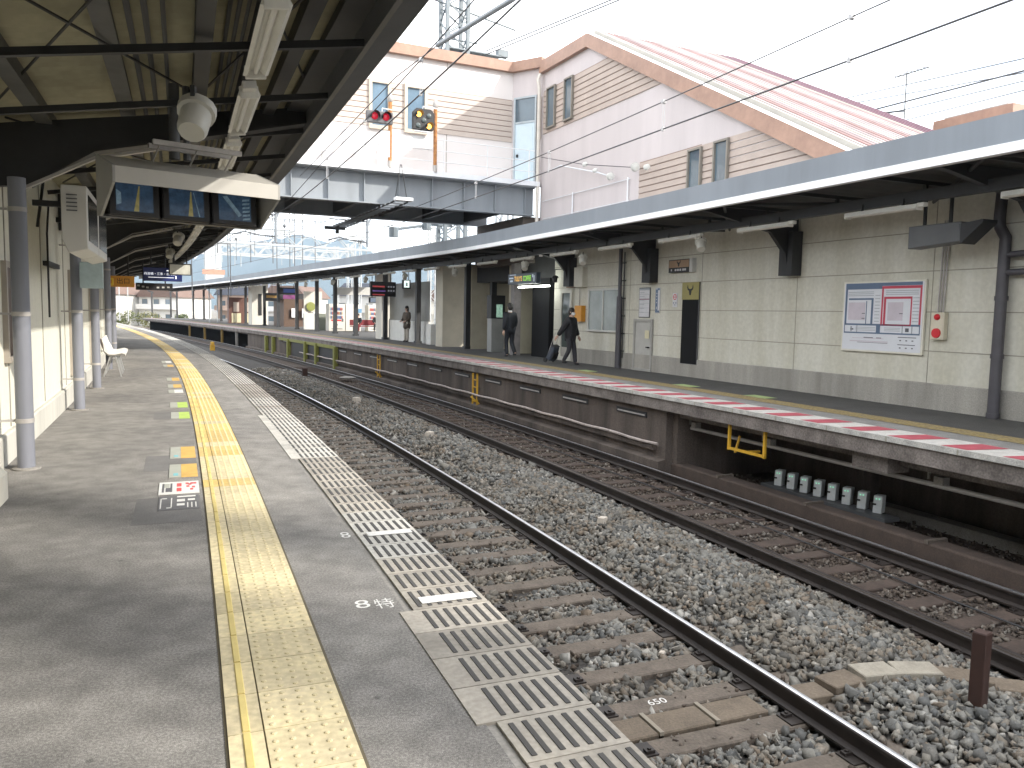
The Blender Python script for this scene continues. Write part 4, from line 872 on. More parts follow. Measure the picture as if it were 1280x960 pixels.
def ex_d(t, W, H):
    b = MB()
    for q in ((-.46, -.43, -.4, .35), (-.2, -.17, -.4, .35), (-.46, -.30, .30, .35), (-.30, -.17, -.4, -.34), (-.05, .42, .38, .46), (-.05, .15, .05, .22), (.22, .40, .1, .22), (-.05, .14, -.25, -.1), (.2, .23, -.4, -.05), (.3, .33, -.4, -.05), (.4, .43, -.4, -.05)): b.bb(q[0]*W, q[1]*W, q[2]*H, q[3]*H, .006, .0075)
    part('white_line', b, M_white, t)
floor_tile('dark worn floor tile with white line drawings, nearest in the row', 6.9, 7.36, -1.66, -1.37, ((1, mat('tile_dark', (.15, .15, .155), .8, .2, 6)),), ex_d)
for (a, c, mm, lab) in ((15.75, 16.3, m_tw, 'whitish floor tile past the green pair'), (16.75, 17.4, m_to, 'small orange floor tile past the whitish one'), (18.3, 19.0, m_to, 'second small orange floor tile far along the strip'), (22.5, 23.2, m_to, 'distant yellowish floor tile, the nearer of two'), (24.0, 24.8, m_tw, 'distant pale floor tile, the farther of two')):
    floor_tile(lab, a, c, -1.62, -1.38, ((.4, m_tg), (.6, mm)))
b = MB(); b.quad([(-.16, -.35, 0), (.12, -.35, 0), (.12, .35, 0), (-.16, .35, 0)]); 
for q in (8.9, 12.6, 6.95):
    pb_ = MB(); pb_.bb(-.30, .16, -.42, .40, 0, .0008); solo('asphalt_patch', pb_, mat('asphalt_patch', (.185, .18, .175), .95, .2, 3, spots=.2, bscale=120), {8.9: 'dark asphalt patch under the orange tiles', 12.6: 'dark asphalt patch under the green tiles', 6.95: 'dark asphalt patch around the line drawing tile'}[q], 'asphalt patch', M=F(q, -1.52, .0006))
b = MB(); b.text('8', .20, F(4.53, -.625, .0016) @ Matrix.Scale(.8, 4, (0, 1, 0)), sx=.85); b.text('特', .15, F(4.50, -.515, .0016) @ Matrix.Scale(1.0, 4, (0, 1, 0)), sx=.72); solo('floor_marking', b, M_white, 'white painted figure eight and character on the asphalt by the edge plates', 'floor marking')
b = MB(); b.text('8', .20, F(5.83, -.475, .0016), sx=.7); solo('floor_marking', b, M_white, 'lone white painted figure eight farther along the asphalt', 'floor marking')

# ================================================================ far wall fittings
def board_on_wall(name, label, cat, s1, s0, z0, z1, m_fr, m_bg, d=DF, th=.05, fw=.03):
    s0, s1 = .9552*s0, .9552*s1; z0, z1 = 1.507+(z0-1.507)*.955, 1.507+(z1-1.507)*.955
    t = thing(name, label, cat, FW((s0+s1)/2, d-.006, (z0+z1)/2)); W, H = s1-s0 if s1 > s0 else s0-s1, z1-z0
    b = MB(); b.box((0, 0, th/2), (W, H, th)); part('frame', b, m_fr, t, bevel=.006)
    b = MB(); b.box((0, 0, th+.001), (W-2*fw, H-2*fw, .004)); part('panel', b, m_bg, t)
    t['dz'] = th+.004; return t, W, H, th+.003
t, W, H, zt = board_on_wall('timetable', 'large framed timetable with blue and red columns on the far wall', 'timetable', 12.86, 10.95, .89, 2.27, mat('cream_steel', (.66, .64, .55), .4), mat('poster_white', (.62, .64, .68), .4, .05, 4), fw=.035)
def rects(t, nm, m, L_, z, W, H):
    b = MB()
    for x0, x1, y0, y1 in L_: b.box(((x0+x1-1)/2*W, (.5-(y0+y1)/2)*H, z), ((x1-x0)*W, (y1-y0)*H, .003))
    return part(nm, b, m, t)
P_bl = mat('poster_blue', (.10, .15, .24), .4); P_rd = mat('poster_red', (.50, .05, .09), .4); P_pk = mat('poster_pink', (.55, .50, .56), .4); P_gr = mat('poster_grey', (.30, .33, .36), .4); P_lb = mat('poster_lilac', (.52, .55, .68), .4); P_ink = mat('poster_ink', (.10, .10, .12), .5)
rects(t, 'blue_column', P_bl, [(.035, .965, .03, .075), (.035, .5, .075, .115), (.035, .06, .115, .62), (.035, .965, .60, .625), (.035, .965, .72, .74), (.45, .5, .62, .72), (.035, .045, .6, .74), (.955, .965, .6, .74), (.08, .40, .24, .265), (.375, .40, .265, .60), (.31, .32, .28, .6)], zt+.001, W, H)
rects(t, 'red_column', P_rd, [(.50, .965, .078, .115), (.945, .965, .115, .6), (.50, .52, .115, .62), (.53, .86, .225, .255), (.53, .555, .255, .62), (.845, .86, .255, .62), (.53, .86, .60, .62)], zt+.001, W, H)
rects(t, 'rule', P_gr, [(.07, .40, y, y+.008) for y in (.15, .175, .2)] + [(.55, .93, y, y+.008) for y in (.14, .165, .19)] + [(.87, .94, .24+i*.045, .248+i*.045) for i in range(8)] + [(.42, .48, .2+i*.045, .208+i*.045) for i in range(9)] + [(.18, .44, .65+i*.02, .656+i*.02) for i in range(3)] + [(.55, .74, .65+i*.02, .656+i*.02) for i in range(3)] + [(.12, .14, .64, .71), (.2, .21, .625, .72), (.76, .77, .625, .72), (.87, .88, .625, .72)], zt+.002, W, H)
rects(t, 'line_map', P_pk, [(.12, .60, .84, .855), (.15, .55, .80, .81), (.08, .30, .30, .55), (.58, .76, .30, .55)], zt+.001, W, H)
rects(t, 'small_print', P_ink, [(.72, .93, .77, .78), (.72, .92, .87, .88), (.30, .42, .79, .80), (.46, .52, .79, .80), (.22, .60, .862, .868), (.26, .30, .45, .46), (.26, .30, .52, .53), (.72, .76, .45, .46), (.12, .16, .67, .69), (.80, .84, .65, .70)] + [(.74+i*.07, .76+i*.07, .81, .825) for i in range(3)] + [(.74+i*.07, .76+i*.07, .91, .925) for i in range(3)], zt+.002, W, H)
t, W, H, zt = board_on_wall('alarm_box', 'beige emergency box with red lamp and button beside the timetable', 'alarm box', 10.80, 10.53, 1.19, 1.67, mat('beige_box', (.55, .51, .40), .5), mat('beige_face', (.58, .54, .43), .5), th=.10, fw=.02)
b = MB(); b.lathe([(.055, 0), (.05, .03), (.03, .05)], 14, Matrix.Translation((0, .15, .10))); b.lathe([(.085, 0), (.08, .03), (.03, .035)], 16, Matrix.Translation((0, -.12, .10))); part('red_lamp', b, M_red, t, smooth=40)
b = MB()
for i in range(3): b.tube([P(10.15+.05*i, DF-.03, 1.66), P(10.12+.05*i, DF-.03, 3.2)], .014, 6)
solo('conduit', b, M_pipe, 'three thin conduits rising from the beige emergency box', 'conduit', smooth=40)
t, W, H, zt = board_on_wall('emblem_door', 'black door with a yellow bull head panel above it on the far wall', 'door', 18.18, 17.47, .27, 2.41, M_dgrey, mat('door_black', (.009, .009, .010), .7, spec=.15), th=.04, fw=.01)
b = MB(); b.box((0, H/2-.215, .046), (W, .43, .012)); part('yellow_panel', b, mat('emblem_yellow', (.30, .265, .09), .5), t)
def bull(b, x, y, z, k):
    M = Matrix.Translation((x, y, z)) @ Matrix.Scale(k, 4)
    b.prism([(-.035, .03), (.035, .03), (.045, -.02), (.018, -.11), (-.018, -.11), (-.045, -.02)], 0, .006, 'z', M)
    for sg in (-1, 1): b.prism([(sg*.03, .03), (sg*.075, .05), (sg*.095, .12), (sg*.11, .06), (sg*.09, .01), (sg*.04, -.01)][::sg], 0, .006, 'z', M)
b = MB(); bull(b, 0, H/2-.2, .053, 1.1); part('emblem', b, M_black, t)
t, W, H, zt = board_on_wall('hanging_sign', 'small black and tan sign with a bull emblem high on the far wall', 'sign', 18.72, 17.80, 2.68, 3.02, M_black, mat('tan_sign', (.30, .19, .11), .5), th=.12, fw=.02)
b = MB(); b.box((0, -.10, zt+.001), (W-.03, .12, .004)); part('black_band', b, M_black, t); b = MB(); bull(b, 0, .06, zt+.002, .7); part('emblem', b, M_black, t)
b = MB()
for x in (-.3, -.12, -.02, .08, .2, .28): b.box((x, -.10, zt+.004), (.07 if x > -.2 else .05, .05, .003))
part('marking', b, mat('dull_white', (.5, .5, .5), .5), t)
b = MB(); b.box((.50, 0, .06), (.12, .34, .12)); part('end_cap', b, M_grey, t)
t, W, H, zt = board_on_wall('notice_board', 'tall white notice with dark rules above the low grey door', 'notice', 20.22, 19.66, 1.46, 2.32, M_dgrey, mat('notice_white', (.58, .58, .60), .5), th=.02, fw=.025)
rects(t, 'rule', P_gr, [(.05, .95, .03, .09)] + [(.08, .5, .16+i*.13, .175+i*.13) for i in range(6)] + [(.06, .94, .22+i*.15, .228+i*.15) for i in range(5)], zt+.001, W, H); rects(t, 'red_rule', mat('dull_purple', (.22, .06, .12), .5), [(.06, .94, .37, .40)], zt+.001, W, H)
t, W, H, zt = board_on_wall('wall_sign', 'narrow blue and white vertical sign on the far wall', 'sign', 19.42, 19.20, 1.60, 2.30, mat('white_sign', (.62, .62, .64), .5), P_bl, th=.02, fw=.012)
rects(t, 'white_edge', mat('white_sign', (.62, .62, .64), .5), [(.62, .98, .1, .9), (.1, .5, .03, .06), (.3, .42, .2, .25), (.3, .42, .32, .37), (.3, .42, .44, .49), (.3, .42, .56, .61), (.3, .42, .75, .85)], zt+.001, W, H)
t, W, H, zt = board_on_wall('no_smoking_sign', 'small white sign with a red ring on the far wall', 'sign', 18.64, 18.42, 1.76, 2.14, mat('white_sign', (.62, .62, .64), .5), mat('white_sign', (.62, .62, .64), .5), th=.01, fw=.01)
b = MB(); n = 18
for j in range(n):
    a, c = 2*math.pi*j/n, 2*math.pi*(j+1)/n; b.quad([(.075*math.cos(a), .08+.075*math.sin(a), zt+.002), (.075*math.cos(c), .08+.075*math.sin(c), zt+.002), (.052*math.cos(c), .08+.052*math.sin(c), zt+.002), (.052*math.cos(a), .08+.052*math.sin(a), zt+.002)])
b.box((0, .08, zt+.001), (.14, .018, .003), ); part('red_ring', b, M_red, t)
b = MB(); b.box((-.05, -.07, zt), (.04, .03, .003)); b.box((.05, -.07, zt), (.04, .03, .003)); b.box((0, -.12, zt), (.05, .02, .003)); part('marking', b, P_bl, t)
t, W, H, zt = board_on_wall('post_box', 'small orange yellow box on the far wall beside the window', 'wall box', 23.66, 23.22, 1.29, 1.81, M_orange, M_orange, th=.16, fw=.02)
t, W, H, zt = board_on_wall('meter_box', 'cream meter box high on the far wall with a thin pipe below', 'wall box', 23.72, 23.16, 2.41, 3.05, mat('cream_box', (.56, .54, .46), .5), mat('cream_box', (.56, .54, .46), .5), th=.18, fw=.02)
b = MB(); b.tube([(-.1, -H/2, .05), (-.1, -H/2-.62, .05)], .015, 6); part('pipe', b, M_pipe, t)
t, W, H, zt = board_on_wall('wall_sign', 'small brown sign above the narrow glazed door on the far wall', 'sign', 24.45, 23.9, 2.40, 2.56, mat('brown_sign', (.24, .11, .05), .5), mat('brown_sign', (.24, .11, .05), .5), th=.05, fw=.02)
b = MB(); b.tube([(0, 0, .3), (0, 0, .1)], .01, 6); b.lathe([(.12, .02), (.10, .08), (.03, .11)], 12); b.lathe([(.07, -.12), (.08, .02)], 12); b.tube([(0, 0, .3), (.25, 0, .32)], .012, 6); solo('wall_lantern', b, M_black, 'black lantern lamp hanging above the narrow door on the far wall', 'lantern', M=F(23.6, 10.1, 2.66), smooth=40)
# black downpipes
t = thing('downpipe', 'thick dark downpipe at the right end of the far wall', 'downpipe', F(9.08, 10.28))
b = MB(); b.tube([(0, 0, 0), (0, 0, 2.72), (.0, 0, 2.82), (0, .10, 2.98), (0, .12, 3.12), (0, .10, 3.6)], .085, 12); b.tube([(0, 0, 2.55), (0, -1.2, 2.60)], .05, 10); b.tube([(0, 0, 2.28), (0, -1.2, 2.30)], .05, 10); part('pipe', b, mat('pipe_charcoal', (.065, .062, .072), .5, .2, 4), t, smooth=40)
b = MB()
for z in (.02, .95, 1.85): b.lathe([(.098, z), (.098, z+.07)], 12)
part('collar', b, mat('pipe_charcoal', (.065, .062, .072), .5, .2, 4), t, smooth=40)
t = thing('downpipe', 'slim dark downpipe between the window and the low grey door', 'downpipe', F(20.12, 10.30))
b = MB(); b.tube([(0, 0, 0), (0, 0, 2.05)], .085, 10); b.tube([(0, 0, 2.0), (0, 0, 3.4)], .055, 10); part('pipe', b, mat('pipe_charcoal', (.065, .062, .072), .5, .2, 4), t, smooth=40)
b = MB(); b.tube([(.06, -.12, .3), (.06, -.12, 3.3)], .018, 6)
for z in (.5, 1.0, 1.5, 2.0, 2.5, 3.0): b.box((.08, -.08, z), (.05, .14, .03))
part('clamp', b, M_steel, t)
# hanging monitor board seen from behind
t = thing('monitor_box', 'dark hooded monitor box hanging under the far canopy at the right', 'monitor', F(9.75, 9.55, 2.68))
b = MB(); b.prism([(-.50, .06), (-.50, .36), (.45, .36), (.45, .0)], -.02, .28, 'x', Matrix.Rotation(.0, 4, 'Z')); part('case', b, M_dgrey, t, bevel=.01)
b = MB(); b.prism([(-.46, .32), (-.85, .36), (-.85, .31), (-.50, .02)], -.02, .30, 'x'); part('hood', b, M_black, t)
b = MB(); b.tube([(.1, .25, .36), (.1, .25, .85)], .03, 8); b.tube([(.1, -.22, .36), (.1, -.22, .85)], .03, 8); part('hanger', b, M_steel, t)
# lit coffee shop sign
t = thing('shop_sign', 'dark hanging shop sign with orange and green lettering over the passage', 'sign', FW(25.15, 9.75, 2.70))
b = MB(); b.box((0, 0, 0), (2.2, .36, .16)); part('case', b, mat('sign_slate', (.045, .06, .085), .4), t, bevel=.01)
b = MB(); b.text("TULLY'S", .235, Matrix.Translation((-.27, -.01, .083)), sx=.72); part('lettering', b, mat('letter_orange', (.75, .42, .08), .5, .02, emit=.7), t)
b = MB(); b.text('COFFEE', .235, Matrix.Translation((.41, -.01, .083)), sx=.72); part('lettering', b, mat('letter_green', (.28, .68, .05), .5, .02, emit=.6), t)
b = MB(); b.box((-.83, .03, .082), (.34, .05, .004)); b.box((-.81, -.07, .082), (.22, .06, .004)); b.box((-.7, .14, .082), (.5, .025, .004)); b.box((.83, .07, .082), (.07, .10, .004)); b.box((.93, -.02, .082), (.06, .2, .004)); part('marking', b, mat('pale_lettering', (.45, .52, .62), .5, emit=.2), t)
# low boxes under the far platform
gb_ = thing('relay_box', 'small grey relay box with green windows in a row under the far platform', 'relay box', F(11.2, 8.1), 'grey relay boxes under the far platform')
b = MB(); b.prism([(-.085, 0), (.07, 0), (.10, .26), (-.055, .26)], -.065, .065, 'y', Matrix.Rotation(0, 4, 'Z')); part('case', b, mat('relay_grey', (.56, .59, .60), .5, .15, 10), gb_, bevel=.006)
b = MB()
for y in (-.022, .022): b.box((-.068, y, .215), (.012, .018, .022))
part('window', b, mat('green_eye', (.35, .75, .55), .3, .0, emit=.3), gb_)
b = MB(); b.box((-.074, .045, .13), (.02, .05, .025)); part('handle', b, M_black, gb_)
lab8 = ['leftmost grey relay box of the row under the far platform'] + ['%s grey relay box from the left in the row under the far platform' % q for q in ('second', 'third', 'fourth', 'fifth', 'sixth', 'seventh')] + ['rightmost grey relay box of the row, near the green weed']
for i in range(8):
    M = F(11.22 - i*.285, 8.06 + .012*i, -1.36) @ Matrix.Rotation(.42, 4, 'Z')
    o = gb_ if i == 0 else dup(gb_, M)
    if i == 0: gb_.matrix_world = M
    o['label'] = lab8[i]
b = MB(); b.sweep([(7.9, -1.42), (8.2, -1.42), (8.2, -1.365), (7.9, -1.365)], 8.9, 11.5, .4); solo('box_rack', b, M_dgrey, 'dark rack plank carrying the row of grey relay boxes', 'rack')
g = MB(); rr = random.Random(3)
for i in range(160):
    a = rr.uniform(0, 6.28); l_ = rr.uniform(.03, .14); w_ = .012; x, y = rr.gauss(0, .10), rr.gauss(0, .2); M = Matrix.Translation((x, y, 0)) @ Matrix.Rotation(a, 4, 'Z') @ Matrix.Rotation(rr.uniform(.2, 1.2), 4, 'X')
    g.quad([(-w_, 0, 0), (0, -.0, l_*.5), (0, 0, l_), (w_, 0, l_*.5)], M)
solo('weed', g, mat('weed_green', (.07, .16, .03), .8, .3, 20), 'small green weed growing below the row of relay boxes', 'weed', M=F(9.35, 7.72, -1.55))
# hand rail pipe and yellow folding step
t = thing('pipe_rail', 'long grey pipe rail slung under the lip of the far platform', 'pipe', F(9, 7.5, -.6))
b = MB(); b.tube([P(q, 7.5, -.60) for q in np.arange(-4, 13.2, .5)], .033, 8); part('pipe', b, M_pipe, t, world=True, smooth=40)
b = MB()
for q in (12.9, 10.9, 8.9, 7.75, 6.3, 4.2): b.box((0, 0, 0), (.12, .14, .14), F(q, 7.53, -.55)); b.box((0, 0, .12), (.03, .03, .24), F(q+.2, 7.55, -.55))
part('bracket', b, M_conc, t, world=True)
t = thing('folding_step', 'yellow steel folding step hanging under the red and white kerb', 'step', F(11.0, 7.12, -.72))
b = MB()
for y in (-.44, .44): b.box((0, y, .24), (.045, .04, .50))
b.box((0, 0, .02), (.05, .92, .04)); b.box((.14, 0, .02), (.28, .05, .03)); b.box((.13, .42, .12), (.03, .03, .30), Matrix.Rotation(.3, 4, 'Y')); part('frame', b, M_yframe, t)
def ladder(label, s, d, grp, M_=M_yframe):
    t = thing('ladder', label, 'ladder', F(s, d, -1.28), grp)
    for y in (-.17, .17): b = MB(); b.box((0, y, .47), (.05, .035, .98)); part('rail', b, M_, t)
    for z in (.1, .32, .54, .76): b = MB(); b.box((0, 0, z), (.03, .32, .03)); part('rung', b, M_, t)
    b = MB(); b.box((-.15, -.17, .08), (.36, .03, .05), Matrix.Rotation(.7, 4, 'Y')); part('foot', b, M_, t); return t
ladder('yellow ladder with a splayed foot on the far platform face, the nearer one', 22.9, 7.05, 'yellow ladders on the far platform face')
ladder('smaller looking yellow ladder farther along the far platform face', 32.9, 7.05, 'yellow ladders on the far platform face')
t = thing('safety_frame', 'long lime yellow painted frame under the far platform edge', 'frame', F(45, 7.1, -.4))
b = MB(); b.sweep([(7.0, -.42), (7.12, -.42), (7.12, -.26), (7.0, -.26)], 39.5, 52, .6)
part('beam', b, M_lime, t, world=True)
for q in (39.6, 43.2, 45.5, 49.5, 53.5, 55.5): b = MB(); b.bb(-.1, .1, -.14, .14, -1.4, -.28, F(q, 7.02)); part('post', b, M_lime, t, world=True)
b = MB(); b.sweep([(7.10, -1.5), (7.13, -1.5), (7.13, -.45), (7.10, -.45)], 40.2, 49, .6); solo('recess_shade_sheet', b, M_black, 'black sheet standing for the shade behind the lime yellow frame under the far platform', 'opening')  # thin black sheet before the wall, painting the dark of a recess
for i, q in enumerate((66, 72, 80, 88)):
    b = MB(); b.bb(-.06, .1, -.1, .1, -1.5, -.25, F(q, 7.12)); solo('platform_pillar', b, mat('ochre_pier', (.22, .14, .03), .7) if i else M_conc, 'distant yellowish pier under the far end of the far platform' if i else 'distant grey pier under the far platform', 'pillar', 'distant piers under the far platform')
b = MB(); b.sweep([(7.9, -2), (8.1, -2), (8.1, -.3), (7.9, -.3)], 62, 118, 1); solo('retaining_wall', b, mat('hollow_shade_black', (.01, .01, .01), 1, spec=0), 'face coloured near black for the shade under the distant end of the far platform', 'retaining wall')  # near-black colour stands in for the shade of the hollow
b = MB(); b.box((0, 0, .2), (.3, .3, .4)); b.box((0, 0, .5), (.18, .5, .25)); solo('track_device', b, M_yframe, 'small yellow device standing beside the track in the distance', 'track device', M=F(60, 4.3, -1.5))
b = MB(); b.lathe([(.32, 0), (.36, .06), (.2, .10)], 14); solo('track_cover', b, M_conc, 'round grey cover lying between the far rails', 'cover', M=F(34.6, 6.2, -1.45))
b = MB(); b.bb(-.10, .10, -.12, .12, 0, .42); solo('stub_post', b, mat('brown_stub', (.055, .026, .020), .7), 'distant dark stub post beside the dull rail', 'post', M=F(37, 4.9, -1.55))
# ================================================================ signals on the bridge walkway
def signal_post(label, d):
    t = thing('signal_post', label, 'post', F(25.4, d, 6.0), 'rusty posts on the bridge walkway')
    b = MB(); b.tube([(0, 0, 0), (0, 0, 2.05)], .062, 10); part('shaft', b, M_rust, t, smooth=40)
    b = MB(); b.lathe([(.06, 2.02), (.095, 2.06), (.10, 2.16), (.07, 2.24), (.03, 2.30), (.015, 2.36)], 10); b.lathe([(.075, 0), (.075, .22)], 10); part('cap', b, M_pipe, t, smooth=40)
signal_post('rusty orange post on the bridge beside the twin red signal', 5.10); signal_post('rusty orange post on the bridge beside the black signal with two amber lamps', 6.60)
t = thing('rail_signal', 'grey signal head with two red lamps side by side in front of the bridge', 'signal', FC(25.15, 4.68, 7.45))
b = MB(); b.box((0, 0, 0), (.84, .36, .14)); part('case', b, mat('signal_grey', (.115, .115, .12), .6, .1), t, bevel=.02)
def lens(x, y, r, m, par, hood=True):
    b = MB(); b.lathe([(r, .0), (r*.85, .025), (r*.4, .04)], 14, Matrix.Translation((x, y, .07))); o = part('lamp', b, m, par, smooth=50)
    if hood:
        h = MB(); n = 12
        for j in range(n):
            a, c = math.pi*(-.15+1.3*j/n), math.pi*(-.15+1.3*(j+1)/n); rr = r*1.18
            h.quad([(x+rr*math.cos(a), y+rr*math.sin(a), .07), (x+rr*math.cos(c), y+rr*math.sin(c), .07), (x+rr*math.cos(c), y+rr*math.sin(c), .25), (x+rr*math.cos(a), y+rr*math.sin(a), .25)])
        part('hood', h, M_black, o)
ml_r = mat('lamp_red', (.45, .012, .03), .25, .1, emit=.25); ml_a = mat('lamp_amber', (1.0, .45, .08), .3, .0, emit=2.2); ml_o = mat('lamp_off', (.10, .12, .12), .15)
for x in (-.17, .19): lens(x, .02, .115, ml_r, t)
b = MB(); b.tube([(.1, .18, -.05), (.1, .30, -.05), (.42, .30, -.1)], .018, 6); b.tube([(.42, 0, -.08), (.42, 0, -.3)], .02, 6); part('bracket', b, M_grdw, t)
t = thing('rail_signal', 'black signal head with two lit amber lamps in front of the bridge', 'signal', FC(25.15, 6.10, 7.55))
b = MB(); w_ = .36; h_ = .33; c_ = .12; b.prism([(-w_, -h_), (w_-c_*.4, -h_), (w_, -h_+c_), (w_, h_-c_), (w_-c_, h_), (-w_+c_, h_), (-w_, h_-c_)], -.06, .07, 'z'); part('case', b, M_black, t, bevel=.015)
for x, y, m in ((-.17, .14, ml_a), (.17, .12, ml_o), (0, -.03, ml_o), (-.18, -.20, ml_o), (.17, -.20, ml_a)): lens(x, y, .085, m, t, hood=(m is not ml_o))
b = MB(); b.tube([(.0, .33, -.05), (.0, .42, -.05), (.5, .42, -.1)], .018, 6); b.box((.0, -.37, 0), (.6, .03, .12)); part('bracket', b, M_grdw, t)
b = MB(); b.box((0, 0, 0), (.66, .36, .02)); o = solo('plate', b, mat('white_plate', (.74, .74, .74), .5), 'small white plate fixed to the railing below the amber signal', 'plate', M=FC(25.34, 6.15, 6.90))
b = MB()
for x in (-.22, -.1, .02, .14, .24): b.box((x, 0, .012), (.05, .08, .004))
part('faded_mark', b, mat('pale_mark', (.60, .60, .58), .6), o)
b = MB(); b.box((0, 0, 0), (.60, .75, .03)); b.box((.62, .1, 0), (.3, .8, .03)); solo('plate', b, mat('white_plate', (.74, .74, .74), .5), 'pair of white plates on the railing below the red signal', 'plate', M=FC(25.34, 4.3, 6.62))
# ladder shaped wire guard hung under the bridge
t = thing('wire_guard', 'dark ladder shaped wire guard with a white head hanging under the bridge', 'wire guard', F(24.0, 5.0, 4.78))
b = MB(); b.box((.1, 0, .08), (.55, .22, .10)); part('head', b, M_grdw, t, bevel=.01)
b = MB()
for x in (-.2, .22): b.tube([(x, 0, 0), (x, 8.3, -.05)], .03, 6)
part('rail', b, M_steel, t); b = MB()
for k in range(17): b.box((0, .3+k*.48, .0), (.5, .07, .05))
part('rung', b, M_grd, t); b = MB(); b.tube([(-.15, 0, .12), (.0, 0, 1.1)], .012, 5); b.tube([(.2, 0, .12), (.03, 0, 1.1)], .012, 5); b.box((-.1, 7.9, -.15), (.12, .12, .3)); b.box((-.1, 8.3, -.05), (.8, .15, .12)); part('hanger', b, M_steel, t)
# ================================================================ overhead line
def wire(pts, r, label, cat='wire', m=M_wire, grp=None, name='overhead_wire', ds=1.2):
    b = MB(); q = []
    for a, c in zip(pts[:-1], pts[1:]):
        n = max(1, int(abs(c[0]-a[0])/ds)); q += [P(a[0]+(c[0]-a[0])*i/n, a[1]+(c[1]-a[1])*i/n, a[2]+(c[2]-a[2])*i/n) for i in range(n)]
    q.append(P(*pts[-1])); b.tube(q, r, 5); return solo(name, b, m, label, cat, grp)
FCW = [(-6, 5.95, 4.62), (12, 5.95, 4.59), (26, 5.95, 4.50), (60, 6.0, 4.6), (110, 6.0, 4.7)]; FMW = [(-6, 5.95, 5.22), (8, 5.95, 5.10), (16, 5.95, 4.97), (26, 5.95, 4.84), (38, 6.0, 5.6), (110, 6.0, 5.8)]
NCW = [(-6, 2.1, 5.06), (9, 2.1, 5.02), (15, 2.1, 4.88), (24, 2.1, 4.67), (36, 2.1, 4.7), (110, 2.2, 4.8)]; NMW = [(-6, 2.1, 5.7), (10.6, 2.1, 5.54), (17, 2.1, 5.30), (21.5, 2.1, 5.18), (26, 2.1, 4.86), (38, 2.1, 5.6), (110, 2.2, 5.9)]
wire(FCW, .013, 'lower contact wire over the far track', grp=None); wire(FMW, .010, 'upper messenger wire over the far track')
wire(NCW, .013, 'lower contact wire over the near track'); wire(NMW, .010, 'upper messenger wire over the near track')
def along(W, s): return float(np.interp(s, [q[0] for q in W], [q[2] for q in W])), float(np.interp(s, [q[0] for q in W], [q[1] for q in W]))
for nm, W0, W1, S_ in (('far', FCW, FMW, (4.3, 8.1, 12.0, 16.2, 20.4)), ('near', NCW, NMW, (8.4, 13.0, 16.8, 20.6))):
    for q in S_:
        z0, d0 = along(W0, q); z1, _d = along(W1, q); b = MB(); b.tube([P(q, d0-.012, z0), P(q, d0-.012, z1)], .008, 4); b.tube([P(q, d0+.022, z0), P(q, d0+.022, z1)], .008, 4); b.box((0, 0, 0), (.06, .06, .05), F(q, d0, z1)); b.box((0, 0, 0), (.035, .05, .06), F(q, d0, z0))
        solo('dropper', b, mat('pale_metal', (.45, .45, .46), .4), 'short dropper between the contact and messenger wires of the %s track' % nm, 'dropper', 'droppers of the %s overhead line' % nm)
b = MB(); b.tube([P(11.4, 3.0, 5.98), P(14.95, 3.0, 6.37)], .040, 8); solo('insulator_rod', b, M_grd, 'thick grey insulating rod in the wire against the sky', 'insulator')
wire([(2, 3.0, 5.4), (11.4, 3.0, 5.98)], .010, 'wire running into the thick insulating rod'); b = MB(); b.tube([P(14.95, 3.0, 6.37), P(16.3, 2.6, 6.1), P(24.8, 2.2, 5.4)], .010, 5); solo('overhead_wire', b, M_wire, 'wire leaving the thick insulating rod toward the bridge', 'wire')
# strain wires on the pink wall
b = MB(); b.tube([P(25.1, 10.30, 6.80), P(22.2, 10.25, 6.08), P(19.6, 10.28, 5.58)], .012, 5); solo('strain_wire', b, M_wire, 'short strain wire with white insulators in front of the pinkish wall', 'wire')
b = MB(); b.tube([P(24.5, 10.2, 6.2), P(23.6, 10.2, 6.28), P(23.0, 10.2, 6.12), P(21.4, 10.25, 5.72), P(20.7, 10.3, 5.48)], .018, 6); solo('jumper_cable', b, M_grdw, 'white curved jumper cable in front of the pinkish wall', 'cable')
for i, (q, z, k, lab) in enumerate(((19.5, 5.56, 1.3, 'large white disc insulator over the lower siding'), (18.95, 5.47, .9, 'end insulator right of the large white disc'), (20.75, 5.50, 1.2, 'grey disc insulator hanging left of the lower siding'), (22.2, 6.08, .8, 'small white insulator at the middle of the strain wire'), (21.6, 5.80, .7, 'small white insulator on the curved jumper cable'))):
    b = MB()
    for j in range(3): b.lathe([(.03, -.02+j*.05), (.09*k, 0+j*.05), (.03, .02+j*.05)], 10, F(q, 10.24, z) @ Matrix.Rotation(math.pi/2, 4, 'X'))
    solo('insulator', b, M_ins, lab, 'insulator', smooth=30)
# faint railing on the wall behind
b = MB()
for z in (4.75, 5.35): b.tube([P(q, 10.44, z) for q in (25.2, 22.5, 20.0)], .012, 5)
for q in (23.2, 20.1): b.tube([P(q, 10.44, 4.0), P(q, 10.44, 5.4)], .022, 5)
solo('wall_rail', b, M_grdw, 'thin white rail standing in front of the pinkish wall above the canopy', 'railing')
